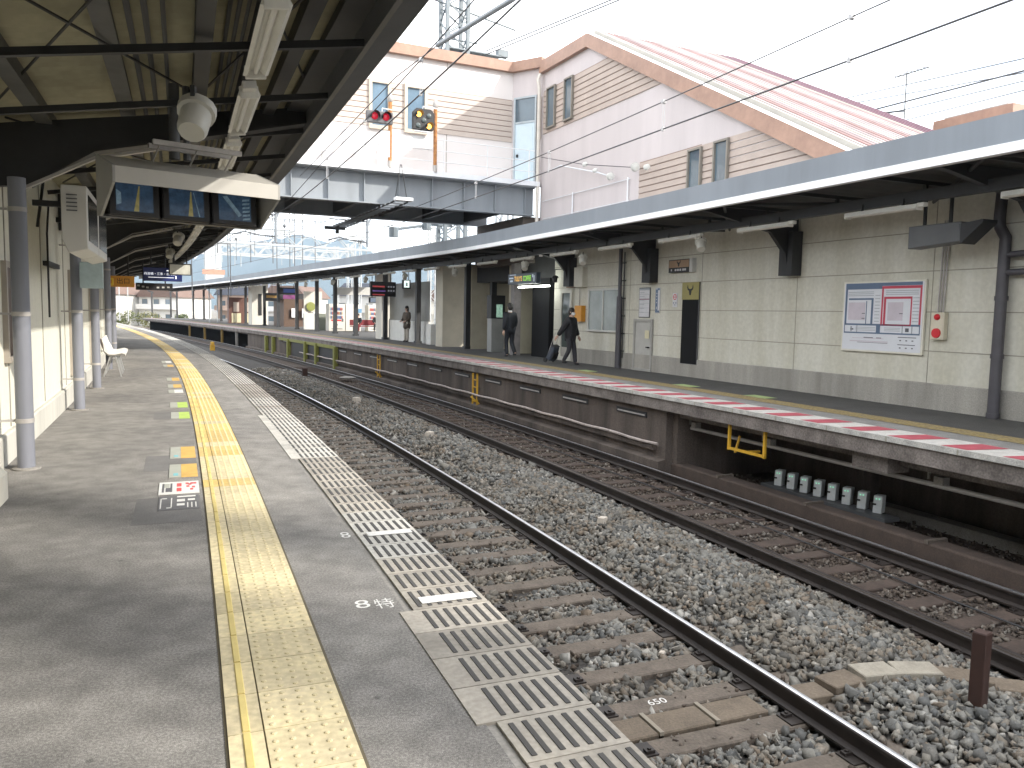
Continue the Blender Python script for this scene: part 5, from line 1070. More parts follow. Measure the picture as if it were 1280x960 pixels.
# lattice mast with cross arms
def lattice(b, x0, x1, y0, y1, z0, z1, n, r=.035, M=None):
    for x in (x0, x1):
        for y in (y0, y1): b.box((x, y, (z0+z1)/2), (r*2, r*2, z1-z0), M)
    h = (z1-z0)/n
    for i in range(n):
        za, zb = z0+i*h, z0+(i+1)*h
        if i % 2: za, zb = zb, za
        for y in (y0, y1): b.tube([(x0, y, za), (x1, y, zb)], r*.55, 4, M)
        for x in (x0, x1): b.tube([(x, y0, za), (x, y1, zb)], r*.55, 4, M)
t = thing('lattice_mast', 'grey steel lattice mast rising behind the bridge', 'mast', F(34, 10.75, 0)); b = MB(); lattice(b, -.48, .48, -.4, .4, 0, 16, 26, .075); part('frame', b, mat('mast_steel', (.15, .18, .20), .5, .15), t)
b = MB(); b.tube([(-2.2, 0, 15.1), (3.0, 0, 14.3)], .045, 6); b.tube([(-.2, 0, 13.4), (1.1, 0, 13.4)], .04, 6); b.box((.8, 0, 12.9), (2.6, .9, .06)); b.box((2.2, -.3, 13.05), (.5, .3, .3)); b.tube([(-2.8, 0, 5.0), (-1.0, 0, 5.35), (0, 0, 5.35)], .06, 6); b.lathe([(.22, -.2), (.22, .2)], 10, Matrix.Translation((-2.7, 0, 4.9))); b.lathe([(.2, -.2), (.2, .2)], 10, Matrix.Translation((-1.2, 0, 5.3))); part('cross_arm', b, mat('mast_steel', (.36, .40, .43), .5, .15), t)
for i in range(2):
    b = MB(); b.tube([P(33.5, 12.0, 12.8+.15*i), P(26.2, 14, 13.0+.12*i), P(14, 17.3, 13.5+.1*i), P(2, 20.6, 14.4)], .026, 4); solo('power_line', b, M_wire, 'thin power line climbing to the right from the lattice mast', 'wire', 'power lines from the lattice mast')
for z0, z1, r in ((8.0, 8.4, .015), (7.65, 8.2, .014), (7.7, 7.82, .024), (7.45, 7.62, .014), (7.22, 7.26, .014)):
    b = MB(); b.tube([P(6, 18, z0-.1), P(14.2, 18, z0+.05), P(19.5, 18, z1), P(26, 18, z1+.15), P(34, 18, z1+.5)], r, 4); solo('power_line', b, M_wire, 'one of the thin power lines over the copper trimmed roof at the right', 'wire', 'power lines at the right')
# hanging brackets past the bridge
for d0, dw, lab in ((4.05, 2.15, 'hanging catenary bracket over the near track past the bridge'), (8.45, 6.0, 'hanging catenary bracket over the far track past the bridge')):
    t = thing('catenary_bracket', lab, 'bracket', F(39, d0, 4.6)); b = MB(); b.tube([(0, 0, 0), (0, 0, 3.4)], .065, 8); b.tube([(0, 0, 1.0), (.75, 0, 2.9)], .045, 6); part('drop_post', b, M_grd, t)
    b = MB(); b.tube([(0, 0, .25), (-.8, 0, .3), (-1.4, 0, .42), (d0*0-1.95, 0, .25)], .03, 6); b.tube([(0, 0, 1.25), (-1.9, 0, 1.28)], .03, 6); part('arm', b, M_wire, t)
    b = MB()
    for z in (.25, 1.25):
        for j in range(4): b.lathe([(.03, -.015), (.10, 0), (.03, .015)], 10, Matrix.Translation((-.18-.09*j, 0, z)) @ Matrix.Rotation(math.pi/2, 4, 'Y'))
    part('insulator', b, M_dgrey, t, smooth=30)
def portal(s, d0, d1, z0, z1, lab, m):
    t = thing('catenary_portal', lab, 'gantry', F(s, 0, 0), 'lattice gantries over the far yard')
    b = MB(); n = int((d1-d0)/1.1)
    for y in (-.3, .3):
        b.box(((d0+d1)/2, y, z0), (d1-d0, .10, .10)); b.box(((d0+d1)/2, y, z1), (d1-d0, .10, .10))
        for i in range(n): x = d0+(d1-d0)*i/n; xx = d0+(d1-d0)*(i+1)/n; b.tube([(x, y, z0 if i % 2 else z1), (xx, y, z1 if i % 2 else z0)], .04, 4)
    part('beam', b, m, t)
    for d in (d0, d1): b = MB(); lattice(b, d-.35, d+.35, -.3, .3, -1.5, z1+1.2, 14, .05); part('leg', b, m, t)
    b = MB()
    for i in range(4): x = d0 + (d1-d0)*(.2+.2*i); b.tube([(x, 0, z1), (x, 0, z1+2.2+.4*(i % 2))], .05, 5); b.tube([(x, 0, z0-1.4), (x, 0, z0)], .05, 5)
    b.tube([(d0+2, 0, z1+2.2), (d1-4, 0, z1+2.2)], .03, 4); part('stub', b, m, t)
m_gw = mat('gantry_grey', (.36, .38, .39), .5, .1)
portal(39, -5, 16, 8.0, 8.8, 'grey lattice gantry carrying the two hanging brackets just past the bridge', M_grd)
for s, d1, lab in ((66, 24, 'pale lattice gantry, nearest of those over the far canopy'), (90, 26, 'pale lattice gantry, second over the far canopy'), (112, 34, 'pale lattice gantry, third over the far canopy'), (140, 44, 'pale lattice gantry farthest along the line')):
    portal(s, -7, d1, *( (6.6, 7.7) if s < 80 else (7.4, 8.6) if s < 100 else (8.6, 10) if s < 130 else (10.6, 12)), lab, m_gw)
for i, (s, d, w_, z0, z1, lab) in enumerate(((88, 9.5, 1.6, 3.5, 9.5, 'white cabinet tower with an orange band beyond the far canopy'), (92, 1.5, 1.3, 4.2, 8.2, 'white panel on a frame beyond the bright signs'))):
    b = MB(); b.box((0, 0, (z0+z1)/2), (w_, .8, z1-z0)); b.box((-.4, 0, z0/2), (.1, .1, z0)); b.box((.4, 0, z0/2), (.1, .1, z0)); b.box((.3, -.41, z0+1.2), (w_*.9, .02, .7)); o = solo('tower', b, m_gw, lab, 'tower', M=F(s, d))
    c = MB(); c.box((0, -.43, z0+1.7), (w_*1.4, .03, .5)); part('band', c, mat('pale_orange', (.36, .20, .14), .6), o)

for s_, d0, d1, z0, z1, lab in ((76, 8.5, 14.5, 4.2, 11.0, 'thin grey pipe frame standing over the far canopy, the nearer one'), (84, 15, 19, 4.2, 11.4, 'thin grey pipe frame standing over the far canopy, the farther one'), (70, 4.5, 7.5, 4.5, 10.2, 'thin grey pipe frame above the tracks among the gantries')):
    t = thing('overhead_support', lab, 'gantry', F(s_, 0, 0), 'thin pipe frames among the gantries'); b = MB()
    for k in range(4): b.tube([(d0+(d1-d0)*k/3, 0, z0-2 if k in (0, 3) else z0+1.5), (d0+(d1-d0)*k/3, 0, z1)], .045, 5)
    for z in (z1, z1-2.2, z1-3.4): b.tube([(d0, 0, z), (d1, 0, z)], .04, 5)
    part('frame', b, M_dgrey, t)
for k, (s_, z) in enumerate(((46, 6.6), (54, 7.4), (60, 6.9), (68, 8.8))):
    b = MB(); b.tube([P(s_, -6, z), P(s_, 5, z-.15), P(s_, 18, z)], .022, 5)
    for d in (2.2, 6.0): b.tube([P(s_, d, z-.15), P(s_, d, 4.9)], .018, 4); b.lathe([(.04, -.1), (.10, 0), (.04, .1)], 8, F(s_, d, z-.5))
    solo('cross_span_wire', b, M_dgrey, 'thin cross span wire over the tracks past the bridge', 'wire', 'cross span wires past the bridge')
# ================================================================ far end of the far platform
def fbox(name, lab, cat, s0, s1, d0, d1, z0, z1, m, bevel=.01, grp=None):
    b = MB(); b.box(((d1-d0)/2*0, 0, (z1-z0)/2), (d1-d0, s1-s0, z1-z0)); return solo(name, b, m, lab, cat, grp, bevel=bevel, M=F((s0+s1)/2, (d0+d1)/2, z0))
m_wpil = mat('white_pillar', (.60, .58, .52), .7, .12, 2, streak=True)
fbox('pillar', 'broad cream block wall standing beyond the dark passage', 'wall', 32.9, 33.7, 9.9, 11.9, 0, 3.5, mat('block_cream', (.48, .45, .37), .7, .15, 2))
fbox('low_wall', 'white low wall with a dark cap behind the standing person', 'wall', 35.9, 41.6, 10.45, 10.6, 0, 1.05, mat('low_wall_white', (.60, .60, .57), .7, .1, 3))
b = MB(); b.bb(-.04, .04, -2.85, 2.85, 0, .06); b.bb(-.012, .012, -2.85, 2.85, .06, 1.9); o = solo('screen_wall', b, mat('smoked_panel', (.17, .17, .15), .4, .2, 2), 'smoky panel screen on top of the white low wall', 'screen', M=F(38.75, 10.52, 1.05))
fbox('pillar', 'square white pillar left of the low white wall', 'pillar', 41.9, 42.9, 10.2, 10.75, 0, 3.5, m_wpil)
fbox('cabinet', 'small white cabinet between the dark posts beyond the standing person', 'cabinet', 35.0, 35.6, 10.2, 10.6, 0, .95, mat('low_wall_white', (.60, .60, .57), .7, .1, 3))
fbox('pillar', 'tall white pillar with a dark vertical sign on the distant far platform', 'pillar', 77.5, 78.9, 10.9, 12.4, 0, 3.7, m_wpil)
fbox('wall_sign', 'dark narrow vertical sign on the tall white pillar', 'sign', 77.44, 77.5, 11.5, 11.8, .9, 2.9, M_black)
for i, (q, d) in enumerate(((31.2, 10.3), (30.0, 10.9), (36.4, 10.1), (41.5, 10.25), (47, 10.4), (51.5, 10.5), (56, 10.6), (62, 10.8), (68, 10.9), (74, 11.2), (83, 11.6), (96, 12), (105, 12), (111, 12), (121, 12), (125, 12), (138, 12))):
    b = MB(); b.box((0, 0, 1.85), (.22, .22, 3.7)); b.box((0, 0, .06), (.3, .3, .12)); b.box((-.4, 0, 3.4), (.9, .08, .2), Matrix.Rotation(.35, 4, 'Y') @ Matrix.Translation((-1.1, 0, .2)))
    solo('canopy_post', b, M_beam, 'dark steel post holding the far canopy', 'post', 'dark posts of the far canopy', M=F(q, d))
# ticket / display terminal in the passage mouth
t = thing('display_terminal', 'grey terminal with a small glowing green screen in the dark passage mouth', 'terminal', FC(28.9, 10.5))
b = MB(); b.box((0, .65, 0), (.55, 1.3, .4)); part('base', b, mat('terminal_grey', (.30, .31, .30), .5), t, bevel=.01); b = MB(); b.box((0, 1.75, 0), (.6, .9, .42)); part('head', b, M_black, t, bevel=.01)
b = MB(); b.box((.05, 1.6, .22), (.26, .5, .01)); part('screen', b, mat('green_screen', (.30, .48, .38), .3, .8, 9, emit=.25), t)
b = MB(); b.lathe([(.12, 0), (.12, .04)], 14, Matrix.Translation((.78, 2.1, .1))); b.lathe([(.08, 0), (.08, .04)], 14, Matrix.Translation((1.25, 2.12, .1))); solo('round_mirror', b, m_wpil, 'pair of small round white discs on the dark passage wall', 'disc', M=FC(28.9, 10.5))
# vending machines
def vend(lab, d, m, wd=1.2, plain=False):
    t = thing('vending_machine', lab, 'vending machine', FC(57.2, d)); b = MB(); b.box((0, .98, -.35), (wd, 1.96, .75)); part('body', b, m, t, bevel=.02)
    if not plain:
        b = MB(); b.box((-.05, 1.32, .03), (wd-.22, .95, .01)); dw = part('display', b, mat('display_glow', (.50, .50, .48), .4, .1), t)
        cols = (mat('can_red', (.45, .08, .06), .4), mat('can_blue', (.08, .14, .30), .4), mat('can_tan', (.48, .30, .12), .4))
        b = MB(); r_ = random.Random(int(d*10))
        for row in range(3):
            for k in range(9): b.cm = r_.randrange(3); b.box((-wd/2+.17+k*.10, 1.0+row*.30, .05), (.06, .2, .03))
        part('bottle', b, cols, dw)
        b = MB(); b.box((-.05, .78, .035), (.75, .10, .012)); part('red_lettering_band', b, M_red, t); b = MB(); b.lathe([(.11, 0), (.11, .012)], 12, Matrix.Translation((-.05, .46, .03))); b.box((.0, .17, .03), (.8, .05, .02)); b.box((.42, .8, .035), (.13, .22, .01)); part('slot', b, M_dgrey, t)
vend('white vending machine with rows of drinks, leftmost on the far platform', 12.40, m_wpil); vend('plain white vending machine side between the drinks machines', 13.62, m_wpil, 1.15, True); vend('white drinks vending machine behind the seated people', 15.35, m_wpil)
b = MB(); b.box((0, 0, 0), (.30, .30, .02)); b.box((.2, .0, 0), (.1, .3, .02)); solo('poster', b, mat('blue_poster', (.12, .25, .38), .5), 'blue poster on the plain white machine', 'poster', M=FC(57.15, 14.0, 1.5))
# boards and boxes under the far canopy
def far_sign(lab, s, d, z0, z1, wd, m, marks=None):
    t = thing('hanging_sign', lab, 'sign', FC(s, d, (z0+z1)/2)); b = MB(); b.box((0, 0, 0), (wd, z1-z0, .12)); part('case', b, m, t, bevel=.01)
    b = MB(); b.tube([(-wd*.3, (z1-z0)/2, 0), (-wd*.3, 3.5-(z0+z1)/2, 0)], .02, 5); b.tube([(wd*.3, (z1-z0)/2, 0), (wd*.3, 3.5-(z0+z1)/2, 0)], .02, 5); part('hanger', b, M_steel, t)
    for mm, L_ in (marks or []):
        b = MB()
        for x0, x1, y0, y1 in L_: b.box(((x0+x1)/2*wd, (y0+y1)/2*(z1-z0), .063), ((x1-x0)*wd, (y1-y0)*(z1-z0), .006))
        part('lettering', b, mm, t)
m_ledr = mat('led_red', (.40, .06, .06), .5, .0, emit=.2); m_ledv = mat('led_violet', (.14, .08, .26), .5, .0, emit=.2); m_ledw = mat('led_white', (.35, .36, .4), .5, emit=.15)
far_sign('black departure board with red and violet lit rows under the far canopy', 40, 9.6, 2.25, 3.0, 1.35, M_black, [(m_ledr, [(-.42, .05, .12, .22), (-.42, .05, -.42, -.34)]), (m_ledv, [(-.42, .08, -.18, -.08)]), (m_ledw, [(.18+.1*i, .24+.1*i, y, y+.1) for i in range(3) for y in (.12, -.15)])])
far_sign('small white lit number sign beside the departure board', 38, 10.1, 2.62, 3.05, .42, M_black, [(mat('lit_white_green', (.70, .85, .80), .4, emit=.6), [(-.32, .32, -.35, .42)]), (M_black, [(-.12, .12, -.2, .2)])])
far_sign('small pale screen hanging below the departure board', 43, 10.3, 1.95, 2.25, .9, M_black, [(mat('pale_screen', (.32, .38, .48), .4, emit=.2), [(-.42, .42, -.4, .4)])])
for q, d, lab in ((52, 11.3, 'grey blank box hanging over the vending machines, the left one'), (50, 11.9, 'grey blank box hanging over the vending machines, the right one')): far_sign(lab, q, d, 2.5, 3.0, 1.35, M_grey)
far_sign('blue lit destination sign far along the far canopy', 64, 10.6, 2.7, 3.2, 1.6, M_black, [(mat('dim_blue', (.03, .06, .20), .5, emit=.12), [(-.2, .45, -.3, .3)])])
far_sign('yellow and magenta lit signs of the distant platform shop', 72, 12.4, 2.2, 2.9, 3.4, M_black, [(mat('lit_yellow', (.26, .15, .03), .5, emit=.05), [(-.45, -.15, -.1, .2)]), (mat('lit_magenta', (.16, .03, .13), .5, emit=.06), [(-.02, .35, -.25, .3)])])
t = thing('kiosk', 'reddish brown framed kiosk with cream panels on the distant far platform', 'kiosk', FC(84, 11.9))
b = MB(); b.box((0, 1.3, -.4), (3.4, 2.6, .8)); part('body', b, mat('kiosk_brown', (.11, .045, .03), .5, .2), t); b = MB()
for x in (-1.0, .3, 1.3): b.box((x, .55, .02), (.9, .95, .03))
part('panel', b, mat('kiosk_cream', (.55, .50, .33), .6), t); b = MB()
for x in (-1.0, .3, 1.3): b.box((x, 1.65, .02), (.55, .95, .03))
part('pane', b, mat('kiosk_pane', (.45, .38, .33), .3), t)
fbox('kiosk', 'dark brown shop front with posters on the distant far platform', 'shop', 70.5, 74, 12.0, 14.6, 0, 2.4, mat('shop_dark', (.09, .05, .03), .5))
for q, d, lab in ((70.3, 12.6, 'left white poster before the dark brown shop front'), (70.2, 13.5, 'right white poster before the dark brown shop front')): fbox('poster', lab, 'poster', q, q+.05, d, d+.5, .8, 1.6, mat('poster_white2', (.60, .60, .62), .5))
fbox('low_wall', 'white partition beside the vending machines', 'wall', 61.5, 61.7, 11.2, 12.6, 0, 1.25, mat('low_wall_white', (.60, .60, .57), .7, .1, 3)); fbox('low_wall', 'grey green partition left of the vending machines', 'wall', 59.2, 59.4, 11.4, 12.2, 0, 1.25, mat('partition_green', (.20, .22, .18), .6))
b = MB(); b.lathe([(.35, 0), (.35, .03), (.2, .04)], 12, Matrix.Translation((0, 0, 0))); solo('emblem_board', b, mat('lime_emblem', (.24, .26, .06), .5), 'round yellow green emblem on a white board in the distance', 'board', M=FC(61.4, 11.7, 1.75)); fbox('board', 'white board behind the yellow green emblem', 'board', 61.5, 61.6, 11.2, 12.6, 1.3, 2.9, m_wpil)

# ================================================================ people
def skin(nodes, edges, sub=1, root=0):
    me = bpy.data.meshes.new('s'); me.from_pydata([n[0] for n in nodes], edges, []); o = bpy.data.objects.new('s', me); COL.objects.link(o)
    o.modifiers.new('skin', 'SKIN'); sv = me.skin_vertices[0].data if me.skin_vertices else None
    if sv is None:
        bm = bmesh.new(); bm.from_mesh(me); bm.verts.layers.skin.verify(); bm.to_mesh(me); bm.free(); sv = me.skin_vertices[0].data
    for i, n in enumerate(nodes):
        r = n[1] if isinstance(n[1], tuple) else (n[1], n[1]); sv[i].radius = r; sv[i].use_root = (i == root)
    s = o.modifiers.new('sub', 'SUBSURF'); s.levels = sub; s.render_levels = sub
    dg = bpy.context.evaluated_depsgraph_get(); ev = o.evaluated_get(dg); m2 = bpy.data.meshes.new_from_object(ev)
    vs = [tuple(v.co) for v in m2.vertices]; fs = [tuple(p.vertices) for p in m2.polygons]; bpy.data.objects.remove(o); bpy.data.meshes.remove(m2); return vs, fs
def person(lab, M, H, pose, m_top, m_leg, m_hair=M_hair, hairlen=0, coat=0.0, mask=False, group=None, collar=False, shoes=M_black):
    t = thing('person', lab, 'person', M @ Matrix.Scale(H/1.74, 4), group); p = pose
    hip = Vector(p.get('hip', (0, 0, .92))); lean = p.get('lean', 0); up = Vector((0, math.sin(lean), math.cos(lean)))
    ch = hip + up*.43; nk = hip + up*.60; hd = nk + Vector((0, .02, .125)); hl = hip + Vector((-.09, 0, -.02)); hr = hip + Vector((.09, 0, -.02))
    shl = hip + up*.50 + Vector((-.175, 0, 0)); shr = hip + up*.50 + Vector((.175, 0, 0))
    V = lambda q: Vector(q)
    kl, kr, al, ar = V(p['kl']), V(p['kr']), V(p['al']), V(p['ar']); fw = Vector((0, .15, -.045)); el, er, wl, wr = V(p['el']), V(p['er']), V(p['wl']), V(p['wr'])
    N = [(hip, .12), (hip+up*.2, (.125, .095)), (ch, (.145, .10)), (nk, .052), (hd-Vector((0, 0, .02)), (.072, .082)), (hd+Vector((0, -.005, .07)), (.072, .085)), (hl, .085), (kl, .058), (al, .038), (al+fw, .036), (hr, .085), (kr, .058), (ar, .038), (ar+fw, .036), (shl, .062), (el, .042), (wl, .027), (shr, .062), (er, .042), (wr, .027)]
    E = [(0, 1), (1, 2), (2, 3), (3, 4), (4, 5), (0, 6), (6, 7), (7, 8), (8, 9), (0, 10), (10, 11), (11, 12), (12, 13), (2, 14), (14, 15), (15, 16), (2, 17), (17, 18), (18, 19)]
    vs, fs = skin(N, E); b = MB(); b.add(vs, fs)
    for w0, e0, sg in ((wl, el, -1), (wr, er, 1)):         # palms, fingers, thumbs
        dr = (w0-e0).normalized(); sd = dr.cross(Vector((0, 1, 0)) if abs(dr.y) < .8 else Vector((1, 0, 0))).normalized(); fr = dr.cross(sd)
        pm = w0 + dr*.05; b.tube([w0, pm, w0+dr*.09], [.026, .036, .034], 8)
        for j in range(4):
            o_ = fr*(-.027+.018*j); L_ = (.072, .082, .078, .06)[j]; q = w0+dr*.085+o_; b.tube([q, q+dr*L_*.5, q+dr*L_*.8-sd*.022*sg, q+dr*L_*.9-sd*.04*sg], [.0095, .009, .008, .006], 6)
        q = w0+dr*.03+fr*.03; b.tube([q, q+dr*.03+fr*.028, q+dr*.06+fr*.03-sd*.01], [.012, .011, .008], 6)
    fc_ = hd + Vector((0, .0, .012)); b.tube([fc_+Vector((0, .075, .03)), fc_+Vector((0, .098, -.012)), fc_+Vector((0, .075, -.02))], [.008, .014, .008], 6)
    for x in (-.078, .078): b.lathe([(.006, -.028), (.016, 0), (.008, .03)], 6, Matrix.Translation(fc_+Vector((x, -.005, .0))))
    part('body', b, M_skin, t, smooth=80)
    b = MB()
    for x in (-.03, .03): b.lathe([(.004, -.006), (.011, 0), (.004, .006)], 6, Matrix.Translation(fc_+Vector((x, .080, .025))))
    b.box(fc_+Vector((0, .083, -.05)), (.045, .006, .008)); part('eyes_and_mouth', b, M_black, t)
    bk = p.get('bulk', .02)
    N = [(hip - up*0 + Vector((0, 0, -coat)), (.19+coat*.15+bk, .15+coat*.12+bk)) if coat else (hip+up*.02, (.15, .115)), (hip+up*.2, (.165+bk, .13+bk)), (ch, (.185+bk, .135+bk)), (nk-up*.05, (.085, .075)), (shl, .09+bk*.6), (el, .07+bk*.6), (wl-(wl-el)*.06, .052+bk*.4), (shr, .09+bk*.6), (er, .07+bk*.6), (wr-(wr-er)*.06, .052+bk*.4)]
    vs, fs = skin(N, [(0, 1), (1, 2), (2, 3), (2, 4), (4, 5), (5, 6), (2, 7), (7, 8), (8, 9)], root=2); b = MB(); b.add(vs, fs); part('coat', b, m_top, t, smooth=80)
    N = [(hip, .135), (hl, .11), (kl, .078), (al+Vector((0, .01, -.02)), .066), (hr, .11), (kr, .078), (ar+Vector((0, .01, -.02)), .066)]
    vs, fs = skin(N, [(0, 1), (1, 2), (2, 3), (0, 4), (4, 5), (5, 6)]); b = MB(); b.add(vs, fs); part('trousers', b, m_leg, t, smooth=80)
    for a in (al, ar):
        vs, fs = skin([(a+Vector((0, -.02, -.02)), .05), (a+fw*.6, (.048, .04)), (a+fw*1.05, .036)], [(0, 1), (1, 2)]); b = MB(); b.add(vs, fs); part('shoe', b, shoes, t, smooth=80)
    b = MB(); n = 12; R0 = Matrix.Translation(hd+Vector((0, -.018, .035)))
    b.lathe([(.088, -.02), (.098, .03), (.090, .075), (.055, .115), (.01, .128)], n, R0); b.lathe([(.05, -.11-hairlen), (.085, -.06), (.092, .02), (.05, .06)], n, Matrix.Translation(hd+Vector((0, -.045, .02)))); part('hair', b, m_hair, t, smooth=60)
    if mask: b = MB(); b.lathe([(.03, -.05), (.066, -.02), (.068, .02), (.05, .035)], 10, Matrix.Translation(hd+Vector((0, .045, -.03)))); part('mask', b, m_wmask, t, smooth=60)
    if collar: b = MB(); b.lathe([(.068, -.02), (.064, .03)], 10, Matrix.Translation(nk+Vector((0, -.005, .0)))); part('collar', b, m_wmask, t, smooth=60)
    return t
m_wmask = mat('white_cloth', (.70, .70, .70), .7); m_blk = mat('black_coat', (.012, .012, .014), .8); m_nav = mat('dark_suit', (.012, .014, .020), .75); m_chr = mat('charcoal_trousers', (.03, .03, .036), .8); m_brn = mat('brown_coat', (.075, .06, .045), .85); m_bei = mat('beige_trousers', (.42, .39, .34), .8); m_dred = mat('dark_red_cloth', (.16, .02, .025), .8)
walk = dict(hip=(0, 0, .91), lean=.03, kl=(-.09, .10, .50), kr=(.09, .02, .47), al=(-.09, .14, .09), ar=(.09, -.20, .13), el=(-.26, -.10, 1.13), er=(.25, .06, 1.13), wl=(-.27, -.05, .88), wr=(.27, .20, .93))
Mp = F(21.32, 9.41, .008) @ Matrix.Rotation(math.pi+.55, 4, 'Z')
w1 = dict(walk); w1.update(el=(-.26, .02, 1.12), wl=(-.27, .14, .90), er=(.28, -.12, 1.12), wr=(.33, -.27, .90), bulk=.045)
person('masked person in a black coat pulling a wheeled bag by the far wall', Mp, 1.66, w1, m_blk, m_chr, coat=.22, mask=True)
w2 = dict(walk); w2.update(kl=(-.08, .10, .48), al=(-.08, .02, .09), kr=(.08, .02, .47), ar=(.08, -.24, .14), hip=(0, 0, .92))
person('person in a dark suit walking away from the camera past the passage', F(25.3, 9.34, .008) @ Matrix.Rotation(.1, 4, 'Z'), 1.80, w2, m_nav, m_nav, coat=.10, collar=True)
stand = dict(hip=(0, 0, .92), lean=.0, kl=(-.09, .03, .50), kr=(.09, .01, .50), al=(-.10, 0, .09), ar=(.10, 0, .09), el=(-.25, .02, 1.14), er=(.25, .02, 1.14), wl=(-.16, .22, 1.05), wr=(.16, .22, 1.05))
person('person in a long brown coat standing before the low white wall', F(37.75, 10.05, .008) @ Matrix.Rotation(1.9, 4, 'Z'), 1.72, stand, m_brn, m_bei, coat=.32, hairlen=.1)
sit = dict(hip=(0, 0, .50), lean=.12, kl=(-.11, .44, .50), kr=(.11, .44, .50), al=(-.12, .46, .09), ar=(.12, .46, .09), el=(-.25, .16, .78), er=(.25, .16, .78), wl=(-.10, .36, .66), wr=(.10, .36, .66))
person('seated person in a dark top and red skirt at the left of the far bench', F(55.4, 13.4, .008) @ Matrix.Rotation(2.6, 4, 'Z'), 1.64, sit, m_blk, m_dred); person('seated person in black at the right of the far bench', F(55.4, 14.75, .008) @ Matrix.Rotation(2.7, 4, 'Z'), 1.7, sit, m_blk, m_blk)
t = thing('bench', 'dark red bench under the two seated people on the far platform', 'bench', F(55.75, 14.1)); b = MB(); b.box((0, 0, .40), (2.3, .45, .06)); part('seat', b, m_dred, t); b = MB(); b.box((0, .22, .66), (2.3, .05, .4)); part('backrest', b, m_dred, t); 
for x in (-.9, .9): b = MB(); b.box((x, 0, .2), (.06, .4, .38)); part('leg', b, M_steel, t)
t = thing('wheeled_bag', 'small dark blue wheeled shopping bag pulled behind the masked person', 'bag', F(22.45, 9.35, .008) @ Matrix.Rotation(math.pi+.3, 4, 'Z') @ Matrix.Rotation(-.42, 4, 'X'))
b = MB(); b.box((0, 0, .34), (.32, .20, .46), taper=.85); part('bag', b, mat('slate_bag', (.045, .055, .075), .7, .2, 10), t, bevel=.03); b = MB(); b.box((0, .11, .30), (.24, .05, .22)); b.box((0, .0, .585), (.28, .17, .03)); part('pocket', b, M_black, t, bevel=.02); b = MB(); b.tube([(-.10, -.1, .1), (-.10, -.1, .98), (.10, -.1, .98), (.10, -.1, .1)], .011, 6); part('handle', b, M_pipe, t)
for x in (-.17, .17): b = MB(); b.lathe([(.07, -.02), (.075, 0), (.07, .02)], 12, Matrix.Translation((x, -.06, .075)) @ Matrix.Rotation(math.pi/2, 4, 'Y')); part('wheel', b, M_black, t)

# ================================================================ beyond the station
def hxy(X, Y, rz=0): return Matrix.Translation((X, Y, -2.1)) @ Matrix.Rotation(rz, 4, 'Z')
r_ = random.Random(11)
hs = [(-92, 150, 14, 9, (.60, .58, .55), 'pale rendered house beyond the line end, leftmost'), (-77, 146, 9, 8, (.50, .49, .46), 'grey house with a dark window beyond the line end'), (-66, 148, 10, 7.5, (.66, .65, .62), 'white house beyond the bushes'), (-54, 155, 10, 8.5, (.48, .36, .30), 'brownish house beyond the far platform posts'), (-43, 150, 9, 8, (.62, .62, .62), 'white house behind the distant platform posts'), (-30, 158, 12, 9, (.52, .52, .50), 'grey apartment house behind the distant posts'), (-16, 160, 13, 8, (.60, .57, .50), 'cream house behind the distant kiosk'), (0, 165, 14, 9, (.55, .55, .55), 'pale house behind the vending machines'), (16, 150, 14, 8, (.50, .50, .50), 'grey house beyond the vending machines at the right')]
for X, Y, w_, h_, c, lab in hs:
    t = thing('house', lab, 'house', hxy(X, Y, -.3 + r_.uniform(-.2, .2))); m = mat('house_%d' % len(MATS), c, .8, .1, .4); b = MB(); b.bb(-w_/2, w_/2, 0, 8, 0, h_*.72); part('wall', b, m, t)
    b = MB(); b.prism([(-w_/2-.5, h_*.72), (w_/2+.5, h_*.72), (w_*.3, h_), (-w_*.3, h_)], -.5, 8.5, 'y'); part('roof', b, mat('roof_tile_%s' % ('blue' if r_.random() < .5 else 'brown'), r_.choice([(.10, .11, .14), (.14, .09, .07)]), .7), t)
    for k in range(int(w_/3)):
        for fl in (1.0, 3.8):
            x = -w_/2 + 1.6 + k*3; b = MB(); b.bb(x-.75, x+.75, -.05, .02, fl, fl+1.3); wo = part('window', b, M_frame, t); b = MB(); b.bb(x-.66, x+.66, -.07, -.05, fl+.08, fl+1.22); part('pane', b, M_win, wo)
    b = MB(); b.bb(-w_/2+.3, w_/2-.3, -1.0, 0, 3.15, 3.3); b.bb(-w_/2+.3, w_/2-.3, -1.0, -.95, 3.3, 4.1); part('balcony', b, m, t)
b = MB(); b.sweep([(-4.2, -1.9), (-4.1, -1.9), (-4.1, .4), (-4.2, .4)], 62, 112, 1); solo('block_wall', b, M_conc, 'grey block wall along the distant end of the near platform', 'wall')
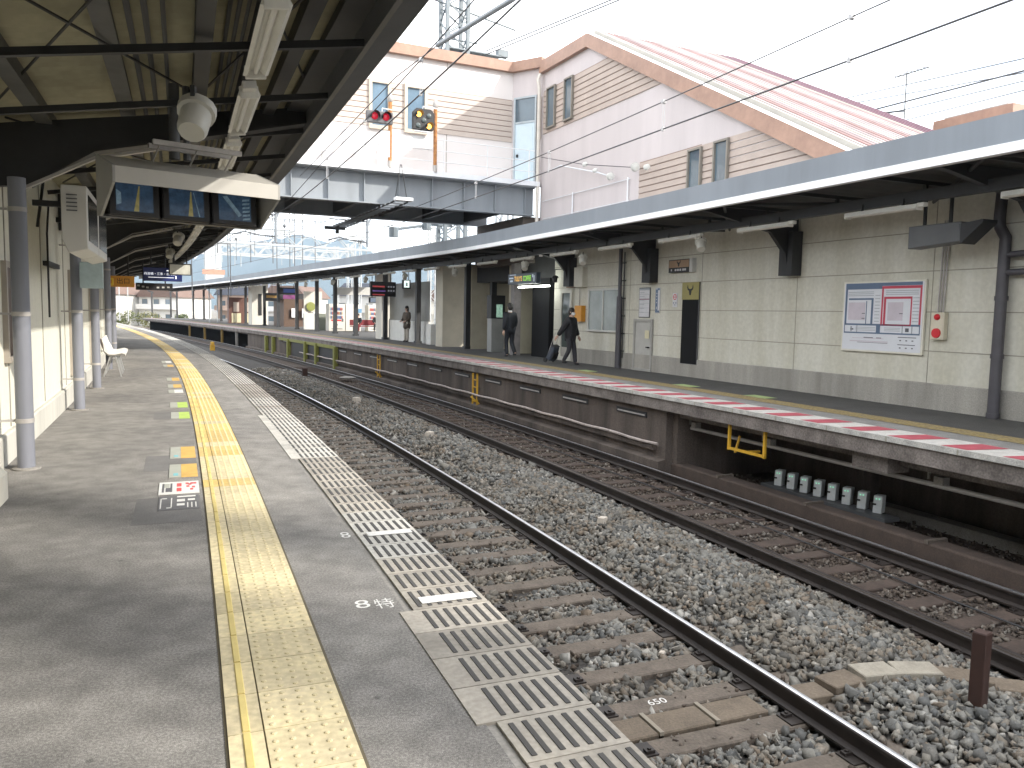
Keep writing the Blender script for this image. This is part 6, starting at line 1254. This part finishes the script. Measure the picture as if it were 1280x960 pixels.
def bush(lab, X, Y, rx, h_, seed):
    g = random.Random(seed); b = MB()
    for c_ in range(7):
        cx, cy, cz = g.uniform(-rx*.7, rx*.7), g.uniform(-.6, .6), g.uniform(.3, h_*.75); cr = g.uniform(.35, .6)*h_*.6
        for i in range(170):
            v = Vector((g.gauss(0, 1), g.gauss(0, 1), g.gauss(0, 1))).normalized()*cr*g.uniform(.6, 1.05); s_ = g.uniform(.08, .17); M = Matrix.Translation((cx+v.x, cy+v.y, max(.05, cz+v.z))) @ Euler((g.uniform(0, 3), g.uniform(0, 3), g.uniform(0, 3))).to_matrix().to_4x4()
            b.quad([(-s_, 0, 0), (0, -s_*.5, .02), (s_, 0, 0), (0, s_*.5, .02)], M)
    t = thing('bush', lab, 'bush', Matrix.Translation((X, Y, -1.9))); part('foliage', b, mat('leaf_%d' % (seed % 3), ((.12, .14, .045), (.16, .16, .05), (.09, .12, .04))[seed % 3], .8, .4, 3), t)
    k = MB()
    for i in range(4): k.tube([(g.uniform(-.1, .1), 0, 0), (g.uniform(-rx*.6, rx*.6), g.uniform(-.3, .3), h_*.6)], .03, 5)
    part('stem', k, M_sleep, t)
for i, (X, Y, rx, h_) in enumerate(((-62.5, 120, 1.6, 3.6), (-59.0, 121, 2.0, 3.0), (-56.0, 122, 1.8, 3.4), (-52.0, 123, 1.6, 2.6))): bush(('leftmost yellowish bush beyond the end of the platform', 'low green bush before the white house', 'taller green bush right of the low one', 'rightmost small bush beside the distant posts')[i], X, Y, rx, h_, 20+i)
# hills: a ridge with spurs
def ridge(name, Y, depth, x0, x1, hf, m, n=70, k=9):
    vs = []; fs = []
    for j in range(k+1):
        v = j/k
        for i in range(n+1):
            u = x0+(x1-x0)*i/n; e = math.sin(math.pi*min(1, v*1.15)*.5 if v < .87 else math.pi*.5*(1-(v-.87)*2)); spur = .14*math.sin(u*.021+v*2.1)*math.sin(math.pi*v)
            vs.append((u + 30*math.sin(v*5+u*.01), Y+depth*v, -3 + hf(u)*max(0, e)*(1+spur)))
    for j in range(k):
        for i in range(n): a = j*(n+1)+i; fs.append((a, a+1, a+n+2, a+n+1))
    b = MB(); b.add(vs, fs); return struct(name, b, m, smooth=80)
m_hill = mat('wooded_hill', (.045, .058, .045), 1, .4, .012, col2=(.03, .045, .035), spec=0)
ridge('hills', 2600, 900, -2600, 1500, lambda u: 262 + 45*math.sin(u*.0061+.6) + 26*math.sin(u*.017+1) + 12*math.sin(u*.041) - .05*max(0, u+400), m_hill)

# the air between here and the hills
hz = MB(); hz.bb(-4200, 4200, -700, 7100, -3.2, 460); hm = bpy.data.materials.new('haze'); hm.use_nodes = True; hn = hm.node_tree; hn.nodes.clear()
ho = hn.nodes.new('ShaderNodeOutputMaterial'); hv = hn.nodes.new('ShaderNodeVolumePrincipled'); hv.inputs['Color'].default_value = (.62, .78, 1, 1); hv.inputs['Density'].default_value = .00016; hn.links.new(hv.outputs[0], ho.inputs['Volume'])
solo('haze', hz, hm, None, None, kind='stuff')
